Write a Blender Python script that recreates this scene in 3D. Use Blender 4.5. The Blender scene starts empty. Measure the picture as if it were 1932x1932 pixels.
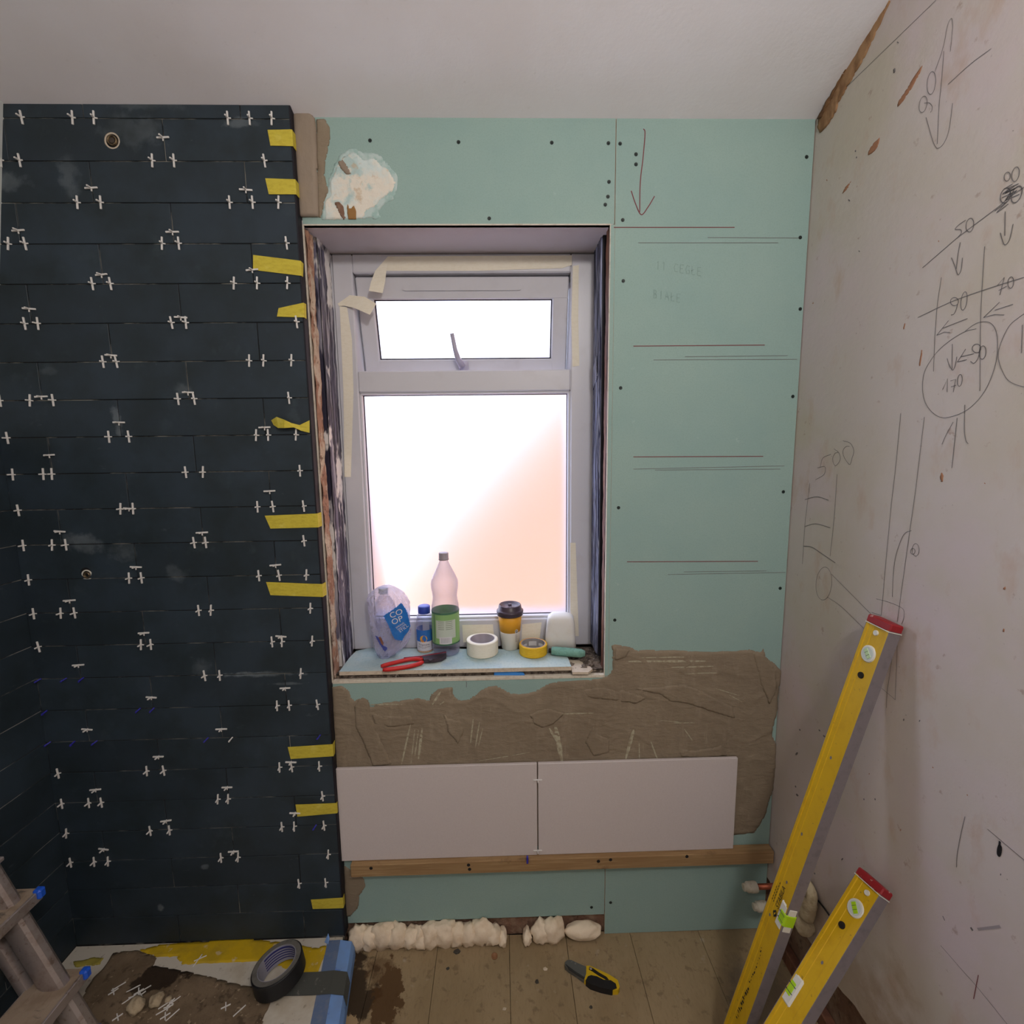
import bpy, bmesh, math, random
import numpy as np
from mathutils import Vector, Matrix, noise

# ------------------------------------------------------------------ scene, camera, world, lights
random.seed(7)
SC = bpy.context.scene
COL = SC.collection
SC.view_settings.view_transform = 'Standard'
SC.view_settings.look = 'None'
SC.view_settings.gamma = 1.0
SC.view_settings.use_curve_mapping = False
SC.view_settings.exposure = 0.22

SC.cycles.max_bounces = 7; SC.cycles.diffuse_bounces = 4; SC.cycles.glossy_bounces = 3; SC.cycles.transmission_bounces = 6; SC.cycles.transparent_max_bounces = 12; SC.cycles.caustics_reflective = False; SC.cycles.use_adaptive_sampling = True; SC.cycles.adaptive_threshold = 0.06

F_PX = 880.0
YAW, PITCH, ROLL = 0.0229907, 0.1280110, 0.0124232
CAM = np.array([0.538491, -1.356866, 1.635800])      # floor is z = 0, the dark tile face is y = 0
_cy, _sy, _cp, _sp = math.cos(YAW), math.sin(YAW), math.cos(PITCH), math.sin(PITCH)
_f = np.array([_sy * _cp, _cy * _cp, -_sp]); _r = np.array([_cy, -_sy, 0.0]); _d = np.cross(_f, _r)
_cr, _sr = math.cos(ROLL), math.sin(ROLL)
RIGHT = _cr * _r + _sr * _d; DOWN = -_sr * _r + _cr * _d; FWD = _f
cam_d = bpy.data.cameras.new('camera'); cam_o = bpy.data.objects.new('camera', cam_d); COL.objects.link(cam_o)
cam_d.sensor_width = 36.0; cam_d.lens = F_PX / 1932.0 * 36.0; cam_d.clip_start = 0.02
m = Matrix.Identity(4)
for i in range(3):
    m[i][0] = RIGHT[i]; m[i][1] = -DOWN[i]; m[i][2] = -FWD[i]; m[i][3] = CAM[i]
cam_o.matrix_world = m
SC.camera = cam_o

world = bpy.data.worlds.new('sky'); SC.world = world; world.use_nodes = True
bg = world.node_tree.nodes['Background']
bg.inputs[0].default_value = (0.72, 0.77, 1.0, 1.0); bg.inputs[1].default_value = 4.6

def lamp(name, kind, loc, energy, color, size=0.2, rot=(0, 0, 0)):
    l = bpy.data.lights.new(name, kind); l.energy = energy; l.color = color
    o = bpy.data.objects.new(name, l); COL.objects.link(o); o.location = loc; o.rotation_euler = rot
    if kind == 'POINT': l.shadow_soft_size = size
    elif kind == 'SUN': l.angle = size
    return o
# sun on the houses across the yard: it travels away from this window, none of it enters the room
sun = lamp('sun', 'SUN', (0, -3, 6), 4.2, (1.0, 0.90, 0.78), 0.01)
sun.rotation_euler = Vector((0.25, 0.75, -0.6)).to_track_quat('-Z', 'Y').to_euler()
# the room's own ceiling bulb, behind and above the photographer
bulb = lamp('ceiling_bulb', 'POINT', (0.95, -1.75, 2.55), 37.0, (1.0, 0.945, 0.90), 0.09)

# ------------------------------------------------------------------ helpers
def ray(u, v):
    return (u - 966.0) / F_PX * RIGHT + (v - 966.0) / F_PX * DOWN + FWD
def onX(u, v, X): d = ray(u, v); return CAM + d * ((X - CAM[0]) / d[0])
def onY(u, v, Y): d = ray(u, v); return CAM + d * ((Y - CAM[1]) / d[1])
def onZ(u, v, Z): d = ray(u, v); return CAM + d * ((Z - CAM[2]) / d[2])

def lin(c):
    return tuple((x / 255.0 / 12.92) if x / 255.0 <= 0.04045 else ((x / 255.0 + 0.055) / 1.055) ** 2.4 for x in c)

class MB:
    """collects geometry in world coordinates"""
    def __init__(s): s.v = []; s.f = []
    def add(s, vs, fs):
        n = len(s.v); s.v += [tuple(map(float, p)) for p in vs]; s.f += [tuple(i + n for i in f) for f in fs]; return s
    def box(s, lo, hi, M=None):
        x0, y0, z0 = lo; x1, y1, z1 = hi
        vs = [(x0,y0,z0),(x1,y0,z0),(x1,y1,z0),(x0,y1,z0),(x0,y0,z1),(x1,y0,z1),(x1,y1,z1),(x0,y1,z1)]
        if M is not None: vs = [M @ Vector(p) for p in vs]
        return s.add(vs, [(0,3,2,1),(4,5,6,7),(0,1,5,4),(1,2,6,5),(2,3,7,6),(3,0,4,7)])
    def bbox(s, lo, hi, b=0.001, M=None):
        """box with chamfered edges"""
        c = [(lo[i] + hi[i]) / 2 for i in range(3)]; h = [(hi[i] - lo[i]) / 2 for i in range(3)]
        b = min(b, *[x * 0.49 for x in h])
        vs = []; idx = {}
        for sx in (-1, 1):
            for sy in (-1, 1):
                for sz in (-1, 1):
                    for ax in range(3):
                        q = [sx * h[0], sy * h[1], sz * h[2]]
                        for k in range(3):
                            if k != ax: q[k] -= b * (sx, sy, sz)[k]
                        idx[(sx, sy, sz, ax)] = len(vs); vs.append([c[k] + q[k] for k in range(3)])
        fs = []
        S = (-1, 1)
        def face(ids):
            p = [Vector(vs[i]) for i in ids]; n = (p[1] - p[0]).cross(p[2] - p[0]); ctr = sum(p, Vector()) / len(p) - Vector(c)
            fs.append(tuple(ids) if n.dot(ctr) > 0 else tuple(reversed(ids)))
        for sg in S:
            face([idx[(sg, a, bb, 0)] for a, bb in ((-1,-1),(1,-1),(1,1),(-1,1))])
            face([idx[(a, sg, bb, 1)] for a, bb in ((-1,-1),(1,-1),(1,1),(-1,1))])
            face([idx[(a, bb, sg, 2)] for a, bb in ((-1,-1),(1,-1),(1,1),(-1,1))])
        for a in S:
            for bb in S:
                face([idx[(a,bb,-1,0)], idx[(a,bb,1,0)], idx[(a,bb,1,1)], idx[(a,bb,-1,1)]])
                face([idx[(a,-1,bb,0)], idx[(a,1,bb,0)], idx[(a,1,bb,2)], idx[(a,-1,bb,2)]])
                face([idx[(-1,a,bb,1)], idx[(1,a,bb,1)], idx[(1,a,bb,2)], idx[(-1,a,bb,2)]])
                for cc in S: face([idx[(a,bb,cc,k)] for k in range(3)])
        if M is not None: vs = [M @ Vector(p) for p in vs]
        return s.add(vs, fs)
    def prism(s, poly, off):
        """closed polygon of 3-D points extruded by vector off"""
        n = len(poly); o = Vector(off)
        vs = [Vector(p) for p in poly] + [Vector(p) + o for p in poly]
        return s.add(vs, [tuple(range(n - 1, -1, -1)), tuple(range(n, 2 * n))] + [(i, (i + 1) % n, n + (i + 1) % n, n + i) for i in range(n)])
    def tube(s, path, r, seg=10, cap=True):
        path = [Vector(p) for p in path]; n = len(path); rs = r if isinstance(r, (list, tuple)) else [r] * n
        vs = []; fs = []; up = None
        for i, p in enumerate(path):
            t = (path[min(i + 1, n - 1)] - path[max(i - 1, 0)]).normalized()
            if up is None:
                up = t.orthogonal().normalized()
            up = (up - t * up.dot(t)).normalized(); w = t.cross(up)
            for k in range(seg):
                a = 2 * math.pi * k / seg; vs.append(p + (up * math.cos(a) + w * math.sin(a)) * rs[i])
        for i in range(n - 1):
            for k in range(seg):
                k2 = (k + 1) % seg; fs.append((i*seg+k, i*seg+k2, (i+1)*seg+k2, (i+1)*seg+k))
        if cap: fs += [tuple(range(seg - 1, -1, -1)), tuple((n-1)*seg + k for k in range(seg))]
        return s.add(vs, fs)
    def lathe(s, prof, c, seg=24, M=None, close=False, caps=True):
        """profile [(r,z)] turned about z through c"""
        c = Vector(c); vs = []; fs = []; n = len(prof)
        for r, z in prof:
            for k in range(seg):
                a = 2 * math.pi * k / seg; q = Vector((r * math.cos(a), r * math.sin(a), z))
                vs.append(c + (M @ q if M is not None else q))
        for i in range(n - 1 if not close else n):
            j = (i + 1) % n
            for k in range(seg):
                k2 = (k + 1) % seg; fs.append((i*seg+k, i*seg+k2, j*seg+k2, j*seg+k))
        if not close and caps:
            if prof[0][0] > 1e-6: fs.append(tuple(range(seg - 1, -1, -1)))
            if prof[-1][0] > 1e-6: fs.append(tuple((n-1)*seg + k for k in range(seg)))
        return s.add(vs, fs)
    def blob(s, c, r, sub=2, amp=0.25, fr=3.0, seed=0.0):
        """lumpy rounded body"""
        bm = bmesh.new(); bmesh.ops.create_icosphere(bm, subdivisions=sub, radius=1.0)
        bm.verts.ensure_lookup_table(); c = Vector(c); vs = []
        for v in bm.verts:
            q = v.co.normalized(); k = 1 + amp * noise.noise(q * fr * 0.5 + Vector((seed, seed * 1.7, 0))) + amp * 0.5 * noise.noise(q * fr + Vector((seed, 3, seed)))
            vs.append(c + Vector((q.x * r[0], q.y * r[1], q.z * r[2])) * k)
        fs = [tuple(v.index for v in f.verts) for f in bm.faces]; bm.free()
        return s.add(vs, fs)
    def obj(s, name, mat, parent=None, smooth=False):
        off = Vector((0, 0, 0)); p = parent
        while p is not None: off += p.location; p = p.parent
        me = bpy.data.meshes.new(name); me.from_pydata([tuple(Vector(v) - off) for v in s.v], [], s.f); me.validate(); me.update()
        if smooth:
            for q in me.polygons: q.use_smooth = True
        if mat is not None: me.materials.append(mat)
        o = bpy.data.objects.new(name, me); COL.objects.link(o); o.parent = parent
        return o

def smooth_by_angle(o, ang=40):
    me = o.data
    for q in me.polygons: q.use_smooth = True
    bm = bmesh.new(); bm.from_mesh(me)
    for e in bm.edges:
        if len(e.link_faces) == 2 and e.calc_face_angle(0) > math.radians(ang): e.smooth = False
    bm.to_mesh(me); bm.free(); return o

def tag(o, label=None, cat=None, group=None, kind=None):
    if label: o['label'] = label
    if cat: o['category'] = cat
    if group: o['group'] = group
    if kind: o['kind'] = kind
    return o
def thing(name, label, cat, loc, group=None):
    o = bpy.data.objects.new(name, None); COL.objects.link(o); o.location = tuple(float(x) for x in loc); o.empty_display_size = 0.05
    return tag(o, label, cat, group)
def struct(o): o['kind'] = 'structure'; return o
def piece(name, mesh, parent, loc, rot=None):
    """an object that shares mesh data with its like"""
    o = bpy.data.objects.new(name, mesh); COL.objects.link(o); o.parent = parent
    off = Vector((0, 0, 0)); p = parent
    while p is not None: off += p.location; p = p.parent
    o.location = Vector([float(x) for x in loc]) - off
    if rot: o.rotation_euler = rot
    return o

def mk(name, base, rough=0.7, layers=(), bump=None, metallic=0.0, spec=0.4, rnd=0.0, rlayer=None, emit=None):
    """procedural principled material; layers = (scale, (sx,sy,sz), lo, hi, colour, strength[, kind]) mixed over the base in world space"""
    mt = bpy.data.materials.new(name); mt.use_nodes = True; nt = mt.node_tree; N = nt.nodes; Lk = nt.links
    P = N['Principled BSDF']; P.inputs['Roughness'].default_value = rough; P.inputs['Metallic'].default_value = metallic
    P.inputs['Specular IOR Level'].default_value = spec
    geo = N.new('ShaderNodeNewGeometry')
    cur = None; b = lin(base)
    rgb = N.new('ShaderNodeRGB'); rgb.outputs[0].default_value = (*b, 1); cur = rgb.outputs[0]
    if rnd:
        oi = N.new('ShaderNodeObjectInfo'); mr = N.new('ShaderNodeMapRange'); Lk.new(oi.outputs['Random'], mr.inputs[0])
        mr.inputs[3].default_value = 1 - rnd; mr.inputs[4].default_value = 1 + rnd
        hs = N.new('ShaderNodeHueSaturation'); Lk.new(mr.outputs[0], hs.inputs['Value']); Lk.new(cur, hs.inputs['Color']); cur = hs.outputs[0]
    def fac(scale, st, lo, hi, detail=5.0, seed=0.0):
        mp = N.new('ShaderNodeMapping'); mp.inputs['Scale'].default_value = st; mp.inputs['Location'].default_value = (seed, seed * 0.7, -seed)
        Lk.new(geo.outputs['Position'], mp.inputs[0])
        nz = N.new('ShaderNodeTexNoise'); nz.inputs['Scale'].default_value = scale; nz.inputs['Detail'].default_value = detail; nz.inputs['Roughness'].default_value = 0.6
        Lk.new(mp.outputs[0], nz.inputs['Vector'])
        mr = N.new('ShaderNodeMapRange'); mr.inputs[1].default_value = lo; mr.inputs[2].default_value = hi; Lk.new(nz.outputs[0], mr.inputs[0])
        return mr.outputs[0]
    shared = {}
    for i, ly in enumerate(layers):
        if ly[0] == 'spot':                       # a stain or painted shade of its own shape: ('spot', centre, radius, soft, colour, strength, noise scale)
            _, c, rad, soft, colr, strg, ns = ly
            vm = N.new('ShaderNodeVectorMath'); vm.operation = 'SUBTRACT'; Lk.new(geo.outputs['Position'], vm.inputs[0]); vm.inputs[1].default_value = c
            vd = N.new('ShaderNodeVectorMath'); vd.operation = 'DIVIDE'; Lk.new(vm.outputs[0], vd.inputs[0]); vd.inputs[1].default_value = rad
            vl = N.new('ShaderNodeVectorMath'); vl.operation = 'LENGTH'; Lk.new(vd.outputs[0], vl.inputs[0])
            if ns not in shared: shared[ns] = fac(ns, (1, 1, 1), 0.3, 0.7, 5.0, i * 3.1)
            nz = shared[ns]
            ad = N.new('ShaderNodeMath'); ad.operation = 'ADD'; Lk.new(vl.outputs['Value'], ad.inputs[0]); Lk.new(nz, ad.inputs[1])
            mr = N.new('ShaderNodeMapRange'); Lk.new(ad.outputs[0], mr.inputs[0]); mr.inputs[1].default_value = 1.45; mr.inputs[2].default_value = 1.45 - soft
            out = mr.outputs[0]
        else:
            sc_, st, lo, hi, colr, strg = ly
            out = fac(sc_, st, lo, hi, 4.5 if sc_ < 70 else 2.5, 1.3 + i * 2.7)
        ml = N.new('ShaderNodeMath'); ml.operation = 'MULTIPLY'; Lk.new(out, ml.inputs[0]); ml.inputs[1].default_value = strg; ml.use_clamp = True
        mx = N.new('ShaderNodeMix'); mx.data_type = 'RGBA'; Lk.new(ml.outputs[0], mx.inputs['Factor']); Lk.new(cur, mx.inputs['A'])
        mx.inputs['B'].default_value = (*lin(colr), 1); cur = mx.outputs['Result']
    Lk.new(cur, P.inputs['Base Color'])
    if bump:
        sc_, st, strg, dist = bump
        h = fac(sc_, st, 0.0, 1.0, 3.0, 5.5); bp = N.new('ShaderNodeBump'); bp.inputs['Strength'].default_value = strg; bp.inputs['Distance'].default_value = dist
        Lk.new(h, bp.inputs['Height']); Lk.new(bp.outputs[0], P.inputs['Normal'])
    if emit:
        P.inputs['Emission Color'].default_value = (*lin(emit[0]), 1); P.inputs['Emission Strength'].default_value = emit[1]
    return mt

def clear_plastic(name, tint, diff, body=0.1, rim=0.5, rough=0.12):
    """thin clear plastic: mostly see-through, hazier and glossier at grazing angles"""
    mt = bpy.data.materials.new(name); mt.use_nodes = True; nt = mt.node_tree; N = nt.nodes; Lk = nt.links
    P = N['Principled BSDF']; P.inputs['Base Color'].default_value = (*lin(diff), 1); P.inputs['Roughness'].default_value = rough
    tr = N.new('ShaderNodeBsdfTransparent'); tr.inputs[0].default_value = (*lin(tint), 1)
    lw = N.new('ShaderNodeLayerWeight'); lw.inputs[0].default_value = 0.35
    mr = N.new('ShaderNodeMapRange'); Lk.new(lw.outputs['Facing'], mr.inputs[0]); mr.inputs[3].default_value = body; mr.inputs[4].default_value = rim
    mx = N.new('ShaderNodeMixShader'); Lk.new(mr.outputs[0], mx.inputs[0]); Lk.new(tr.outputs[0], mx.inputs[1]); Lk.new(P.outputs[0], mx.inputs[2])
    Lk.new(mx.outputs[0], N['Material Output'].inputs[0]); return mt

def text_mesh(body, size, spacing=1.0):
    cu = bpy.data.curves.new('lettering', 'FONT'); cu.body = body; cu.size = size; cu.align_x = 'CENTER'; cu.align_y = 'CENTER'; cu.space_character = spacing
    cu.resolution_u = 3
    o = bpy.data.objects.new('lettering', cu); COL.objects.link(o); bpy.context.view_layer.update()
    me = bpy.data.meshes.new_from_object(o.evaluated_get(bpy.context.evaluated_depsgraph_get()))
    vs = [tuple(v.co) for v in me.vertices]; fs = [tuple(p.vertices) for p in me.polygons]
    bpy.data.objects.remove(o); bpy.data.curves.remove(cu); bpy.data.meshes.remove(me)
    return vs, fs

def spline(pts, k=5):
    if len(pts) < 3: return [Vector(p) for p in pts]
    P = [Vector(p) for p in pts]; P = [P[0] * 2 - P[1]] + P + [P[-1] * 2 - P[-2]]; out = []
    for i in range(1, len(P) - 2):
        for j in range(k):
            t = j / k; a, b, c, d = P[i-1], P[i], P[i+1], P[i+2]
            out.append(0.5 * ((2*b) + (c - a) * t + (2*a - 5*b + 4*c - d) * t*t + (3*b - a - 3*c + d) * t**3))
    return out + [P[-2]]
def ribbon(mb, pts, w, n):
    """flat drawn line on a surface with normal n"""
    n = Vector(n); P = [Vector(p) for p in pts]; vs = []
    for i, p in enumerate(P):
        t = P[min(i+1, len(P)-1)] - P[max(i-1, 0)]
        if t.length < 1e-9: t = Vector((1, 0, 0))
        sd = t.normalized().cross(n).normalized() * w * 0.5; vs += [p + sd, p - sd]
    mb.add(vs, [(2*i, 2*i+1, 2*i+3, 2*i+2) for i in range(len(P) - 1)])
def in_poly(x, y, poly):
    A, B = poly
    m_ = (A[:, 1] > y) != (B[:, 1] > y)
    if not m_.any(): return False
    a, b = A[m_], B[m_]
    return bool(np.count_nonzero(x < (b[:, 0] - a[:, 0]) * (y - a[:, 1]) / (b[:, 1] - a[:, 1]) + a[:, 0]) % 2)
def patch(poly2, to3, cell, height, jit=0.0):
    """a spread layer: grid cells inside a 2-D outline, border vertices pulled onto it; to3(x, y, h) gives the 3-D point; height(x, y, border distance)"""
    P = [Vector(p) for p in poly2]
    if jit:
        Q = []
        for i in range(len(P)):
            a, b = P[i], P[(i+1) % len(P)]; n = max(1, int((b - a).length / (cell * 1.2)))
            for k in range(n):
                q = a.lerp(b, k / n); d = Vector((noise.noise(Vector((q.x, q.y, 1)) * 60), noise.noise(Vector((q.x, q.y, 7)) * 60))); Q.append(q + d * jit)
        P = Q
    pl = [(p.x, p.y) for p in P]; A = np.array(pl); B = np.roll(A, -1, 0); D = B - A; L2 = (D ** 2).sum(1) + 1e-12; pl = (A, B)
    def near(x, y):
        t = np.clip(((x - A[:, 0]) * D[:, 0] + (y - A[:, 1]) * D[:, 1]) / L2, 0, 1); q = A + D * t[:, None]; dd = (q[:, 0] - x) ** 2 + (q[:, 1] - y) ** 2; i = dd.argmin()
        return q[i], math.sqrt(dd[i])
    x0, y0 = A.min(0); x1, y1 = A.max(0); nx = int((x1 - x0) / cell) + 2; ny = int((y1 - y0) / cell) + 2
    mb = MB(); idx = {}; vs = []; fs = []
    def vert(i, j):
        if (i, j) not in idx:
            x = x0 + (i - 0.5) * cell; y = y0 + (j - 0.5) * cell; q, d = near(x, y)
            if not in_poly(x, y, pl) or d < cell * 0.35: x, y = q; d = 0.0
            idx[(i, j)] = len(vs); vs.append(to3(x, y, height(x, y, d)))
        return idx[(i, j)]
    for i in range(nx):
        for j in range(ny):
            if in_poly(x0 + i * cell, y0 + j * cell, pl): fs.append((vert(i, j), vert(i+1, j), vert(i+1, j+1), vert(i, j+1)))
    # skirt down to the surface so the layer has a real edge
    cnt = {}
    for f in fs:
        for k in range(4): e = (f[k], f[(k+1) % 4]); cnt[tuple(sorted(e))] = cnt.get(tuple(sorted(e)), 0) + 1
    inv = {v: k for k, v in idx.items()}; base = {}
    xy = {}
    for key, vi in idx.items():
        i, j = key; x = x0 + (i - 0.5) * cell; y = y0 + (j - 0.5) * cell; q, d = near(x, y)
        if not in_poly(x, y, pl) or d < cell * 0.35: x, y = q
        xy[vi] = (x, y)
    ex = []
    for f in fs:
        for k in range(4):
            a, b = f[k], f[(k+1) % 4]
            if cnt[tuple(sorted((a, b)))] == 1:
                for q in (a, b):
                    if q not in base: base[q] = len(vs); vs.append(to3(*xy[q], -0.0004))
                ex.append((b, a, base[a], base[b]))
    mb.add(vs, fs + ex); return mb
def cyl_wrap(vs, c, r, a0, z0):
    """bend flat lettering (x right, y up) round an upright cylinder; a0 is the angle of its middle"""
    return [(c[0] + r * math.cos(a0 + x / r), c[1] + r * math.sin(a0 + x / r), z0 + y) for x, y, _ in vs]

# ------------------------------------------------------------------ materials
M_plaster = mk('white_ceiling_paint', (240, 238, 243), 0.85, [(3, (1,1,1), .4, .7, (230,224,224), .5), (55, (1,1,1), .66, .76, (212,208,206), .3)], (90, (1,1,1), .12, .004))
M_wallr = mk('bare_skim_plaster', (204, 194, 188), 0.85, [('spot', (1.42, -.42, .24), (1, .40, .22), .6, (150,120,84), .75, 12), (2.2, (1,1,1), .42, .62, (196,186,168), .75), (3.1, (1,1,1), .5, .68, (208,192,196), .7), (9, (1,1.6,.8), .58, .72, (190,160,138), .45),
             (38, (1,1,1), .66, .74, (150,118,100), .5), (110, (1,1,1), .74, .80, (92,76,68), .6)], (60, (1,1,1), .18, .004))
M_slope = mk('left_slope_plaster', (200, 206, 204), 0.85)
M_board = mk('green_moisture_board', (151, 177, 170), 0.9, [(4, (1,1,1), .4, .7, (140,170,166), .6), (240, (1,1,1), .45, .75, (136,162,154), .4), (30, (1,1,1), .69, .78, (186,204,198), .3)], (300, (1,1,1), .06, .002))
M_boardedge = mk('board_paper_edge', (214, 206, 190), 0.9, [(60, (1,1,1), .5, .7, (176,160,140), .6)])
M_core = mk('gypsum_core', (206, 192, 172), 0.95, [(80, (1,1,1), .5, .7, (176,158,136), .6)], (120, (1,1,1), .3, .003))
M_adh = mk('tile_adhesive', (140, 126, 106), 0.85, [(5, (1,1,1), .4, .65, (126,112,94), .7), (26, (1.6,1,.5), .55, .7, (154,140,120), .5), (14, (3,1,.35), .64, .72, (172,162,140), .5)], (70, (.6,1,1.3), .5, .006))
M_adh2 = mk('dried_adhesive_pier', (150, 136, 120), 0.9, [(9, (1,1,.4), .45, .7, (128,112,96), .6)], (60, (1,1,.6), .35, .005))
M_scrape = mk('scraped_adhesive_streak', (176, 170, 146), 0.9, [(90, (1,1,1), .45, .65, (140,124,102), .8)])
M_tile = mk('dark_slate_tile', (46, 58, 68), 0.5, [*[('spot', tuple(onY(u, v, 0)), (rx, 1, rz), .5, (122,132,138), s_, 26) for u, v, rx, rz, s_ in ((250,245,.09,.05,.35),(275,195,.12,.02,.35),(130,330,.03,.06,.3),(20,345,.05,.03,.45),(455,232,.05,.015,.6),(160,1025,.07,.035,.5),(235,1040,.05,.03,.4),(500,1272,.13,.010,.7),(330,1080,.04,.03,.3),(305,1712,.015,.015,.8),(385,1635,.015,.01,.7),(345,735,.03,.02,.4),(220,790,.015,.05,.5),(380,1260,.03,.03,.35),(90,700,.03,.015,.4),(540,1290,.06,.006,.6))], (6, (1,1,1), .40, .66, (33,43,46), .8), (14, (1,1,1), .62, .74, (66,78,84), .35), (11, (1,1,2.2), .70, .80, (120,128,130), .35), (60, (1,1,1), .70, .78, (92,100,102), .4)],
            (260, (1,1,1), .10, .0015), spec=.35, rnd=.16)
M_joint = mk('joint_bed', (30, 30, 31), 0.95, [(9, (1,1,1), .50, .62, (150,146,136), .9)])
M_darkedge = mk('shaded_tile_edge', (22, 20, 30), 0.6)  # near-black holds the shadow on the tile edge and adhesive
M_white_tile = mk('white_wall_tile', (208, 199, 197), 0.42, [(240, (1,1,1), .4, .7, (200,190,188), .5)], spec=.35)
M_spacer = mk('white_spacer_plastic', (226, 224, 220), 0.5)
M_blue = mk('blue_spacer_plastic', (52, 50, 168), 0.45)
M_ytape = mk('yellow_masking_tape', (206, 190, 66), 0.7, [(60, (1,1,3), .45, .65, (184,164,50), .6), (25, (1,1,1), .6, .7, (222,212,110), .4)], (140, (1,1,1), .3, .002))
M_mtape = mk('cream_masking_tape', (236, 230, 212), 0.75, [(80, (1,1,3), .45, .65, (228,220,198), .5)], (140, (1,1,1), .2, .002))
M_upvc = mk('white_upvc', (202, 202, 208), 0.35, [(8, (1,1,1), .55, .75, (190,188,192), .6)])
M_gasket = mk('dark_gasket', (38, 34, 48), 0.6)
M_soffit = mk('head_lining_board', (196, 188, 190), 0.9, [(6, (1,1,1), .45, .7, (186,174,176), .5)], (160, (1,1,1), .1, .002))
M_brick = mk('rough_masonry', (126, 96, 78), 0.95, [(18, (1,1,.6), .45, .6, (150,128,108), .8), (40, (1,1,1), .55, .7, (74,54,44), .8)], (40, (1,1,1), .6, .012))
M_oldmortar = mk('orange_mortar', (160, 122, 100), 0.95, [(24, (1,1,.5), .47, .56, (196,178,156), .95), (46, (1,1,1), .56, .66, (104,76,62), .85)], (60, (1,1,1), .8, .01))
M_liner = mk('peeling_dark_liner', (44, 42, 60), 0.55, [(16, (1,3,.22), .52, .60, (196,194,200), .8), (30, (1,4,.14), .50, .58, (118,114,134), .8), (11, (1,1,.45), .56, .60, (230,226,222), 1.0)], (60, (1,2,.2), .4, .004))
M_foil = mk('dark_reveal_strip', (40, 42, 66), 0.4, [(40, (1,4,.12), .50, .58, (160,166,196), .8), (90, (1,4,.1), .56, .62, (206,208,220), .6)])
M_brownwood = mk('reveal_timber', (104, 68, 54), 0.7, [(30, (1,1,.15), .45, .65, (136,92,68), .8)])
M_sillgrit = mk('sill_rubble', (120, 108, 96), 0.95, [(50, (1,1,1), .45, .6, (62,52,46), .9), (80, (1,1,1), .6, .68, (190,180,168), .8)], (80, (1,1,1), .9, .01))
M_floor = mk('chipboard_floor', (158, 138, 106), 0.88, [(7, (1,.6,1), .42, .66, (142,122,90), .75), (60, (2.0,.7,1), .5, .7, (132,114,86), .45), (34, (1,1,1), .58, .68, (112,94,70), .6), (120, (1,1,1), .73, .79, (58,46,34), .7), (26, (1,1,1), .66, .74, (182,170,152), .5),
             ('spot', (0.07, -0.15, 0), (0.075, 0.16, 1), .22, (54,40,24), .95, 16), ('spot', (0.17, -0.13, 0), (0.05, 0.10, 1), .15, (84,58,28), .9, 30), ('spot', (0.13, -0.06, 0), (0.05, 0.05, 1), .4, (96,72,44), .6, 22),
             ('spot', (0.07, -0.2, 0), (0.03, 0.03, 1), .12, (176,150,112), .9, 40), ('spot', (1.30, -0.15, 0), (0.16, 0.12, 1), .5, (104,92,78), .7, 8)], (110, (1,.4,1), .3, .003))  # last spot paints the level's shadow onto the floor corner
M_dark = mk('dark_void', (30, 26, 24), 0.95)
M_pine = mk('pine_batten', (156, 126, 88), 0.8, [(7, (.6,6,9), .42, .62, (142,110,74), .7), (26, (.25,6,6), .5, .68, (186,156,114), .6), (10, (1,1,1), .62, .72, (84,60,40), .6)], (60, (.2,3,3), .2, .002))
M_foam = mk('expanding_foam', (240, 222, 196), 0.85, [(30, (1,1,1), .5, .7, (220,196,164), .7)], (70, (1,1,1), .35, .004))
M_screw = mk('black_drywall_screw', (26, 38, 36), 0.5)
M_pencil = mk('pencil_line', (112, 108, 108), 0.8)
M_pencilf = mk('faint_pencil', (128, 154, 146), 0.8)
M_redp = mk('red_pencil', (122, 62, 66), 0.8)
M_black = mk('black_marker', (26, 26, 30), 0.6)
M_stain = mk('brown_wall_stain', (168, 130, 94), 0.9, [(40, (1,1,.5), .45, .6, (132,96,66), .8)])
M_rust = mk('rust_smear', (164, 116, 88), 0.9)
M_peach = mk('peach_render', (172, 130, 98), 0.9)
M_putty = mk('joint_filler', (226, 220, 206), 0.9, [(20, (1,1,1), .52, .62, (164,196,196), .8), (16, (1,1,1), .45, .6, (206,222,220), .8), (24, (1,1,1), .6, .68, (196,170,136), .6)], (50, (1,1,1), .5, .005))

# ------------------------------------------------------------------ setting
ZR = lambda r: 2.61 - 0.102 * r             # height of dark tile joint number r
BY = 0.03                                     # face of the plasterboard
XR = 1.42                                     # right wall
XL = -0.862                                   # left tile face
ceil = lambda y: 2.543 - 0.379 * y

def quad_prism(poly_yz, x0, x1):
    return MB().prism([(x0, y, z) for y, z in poly_yz], (x1 - x0, 0, 0))

floor = struct(MB().box((-1.0, -3.3, -0.08), (1.6, 0.30, -0.0185)).obj('floor', M_dark))
joints_x = [-1.0, -0.72, -0.5, -0.3, -0.1, 0.105, 0.304, 0.543, 0.735, 0.955, 1.19, 1.455]
for a, b in zip(joints_x, joints_x[1:]):
    ys = -3.29
    for ye in ((-1.9, 0.041) if int(a * 100) % 2 else (-1.2, 0.041)):
        lift = random.uniform(-0.0008, 0.0006)
        MB().bbox((a + 0.0006, ys, -0.018), (b - 0.0006, ye - 0.001, lift), 0.0008).obj('plank', M_floor, floor); ys = ye + 0.001
ceiling = struct(quad_prism([(0.06, ceil(0.06)), (-3.4, ceil(-3.4)), (-3.4, ceil(-3.4) + 0.12), (0.06, ceil(0.06) + 0.12)], -1.1, 1.62).obj('ceiling', M_plaster))
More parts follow.
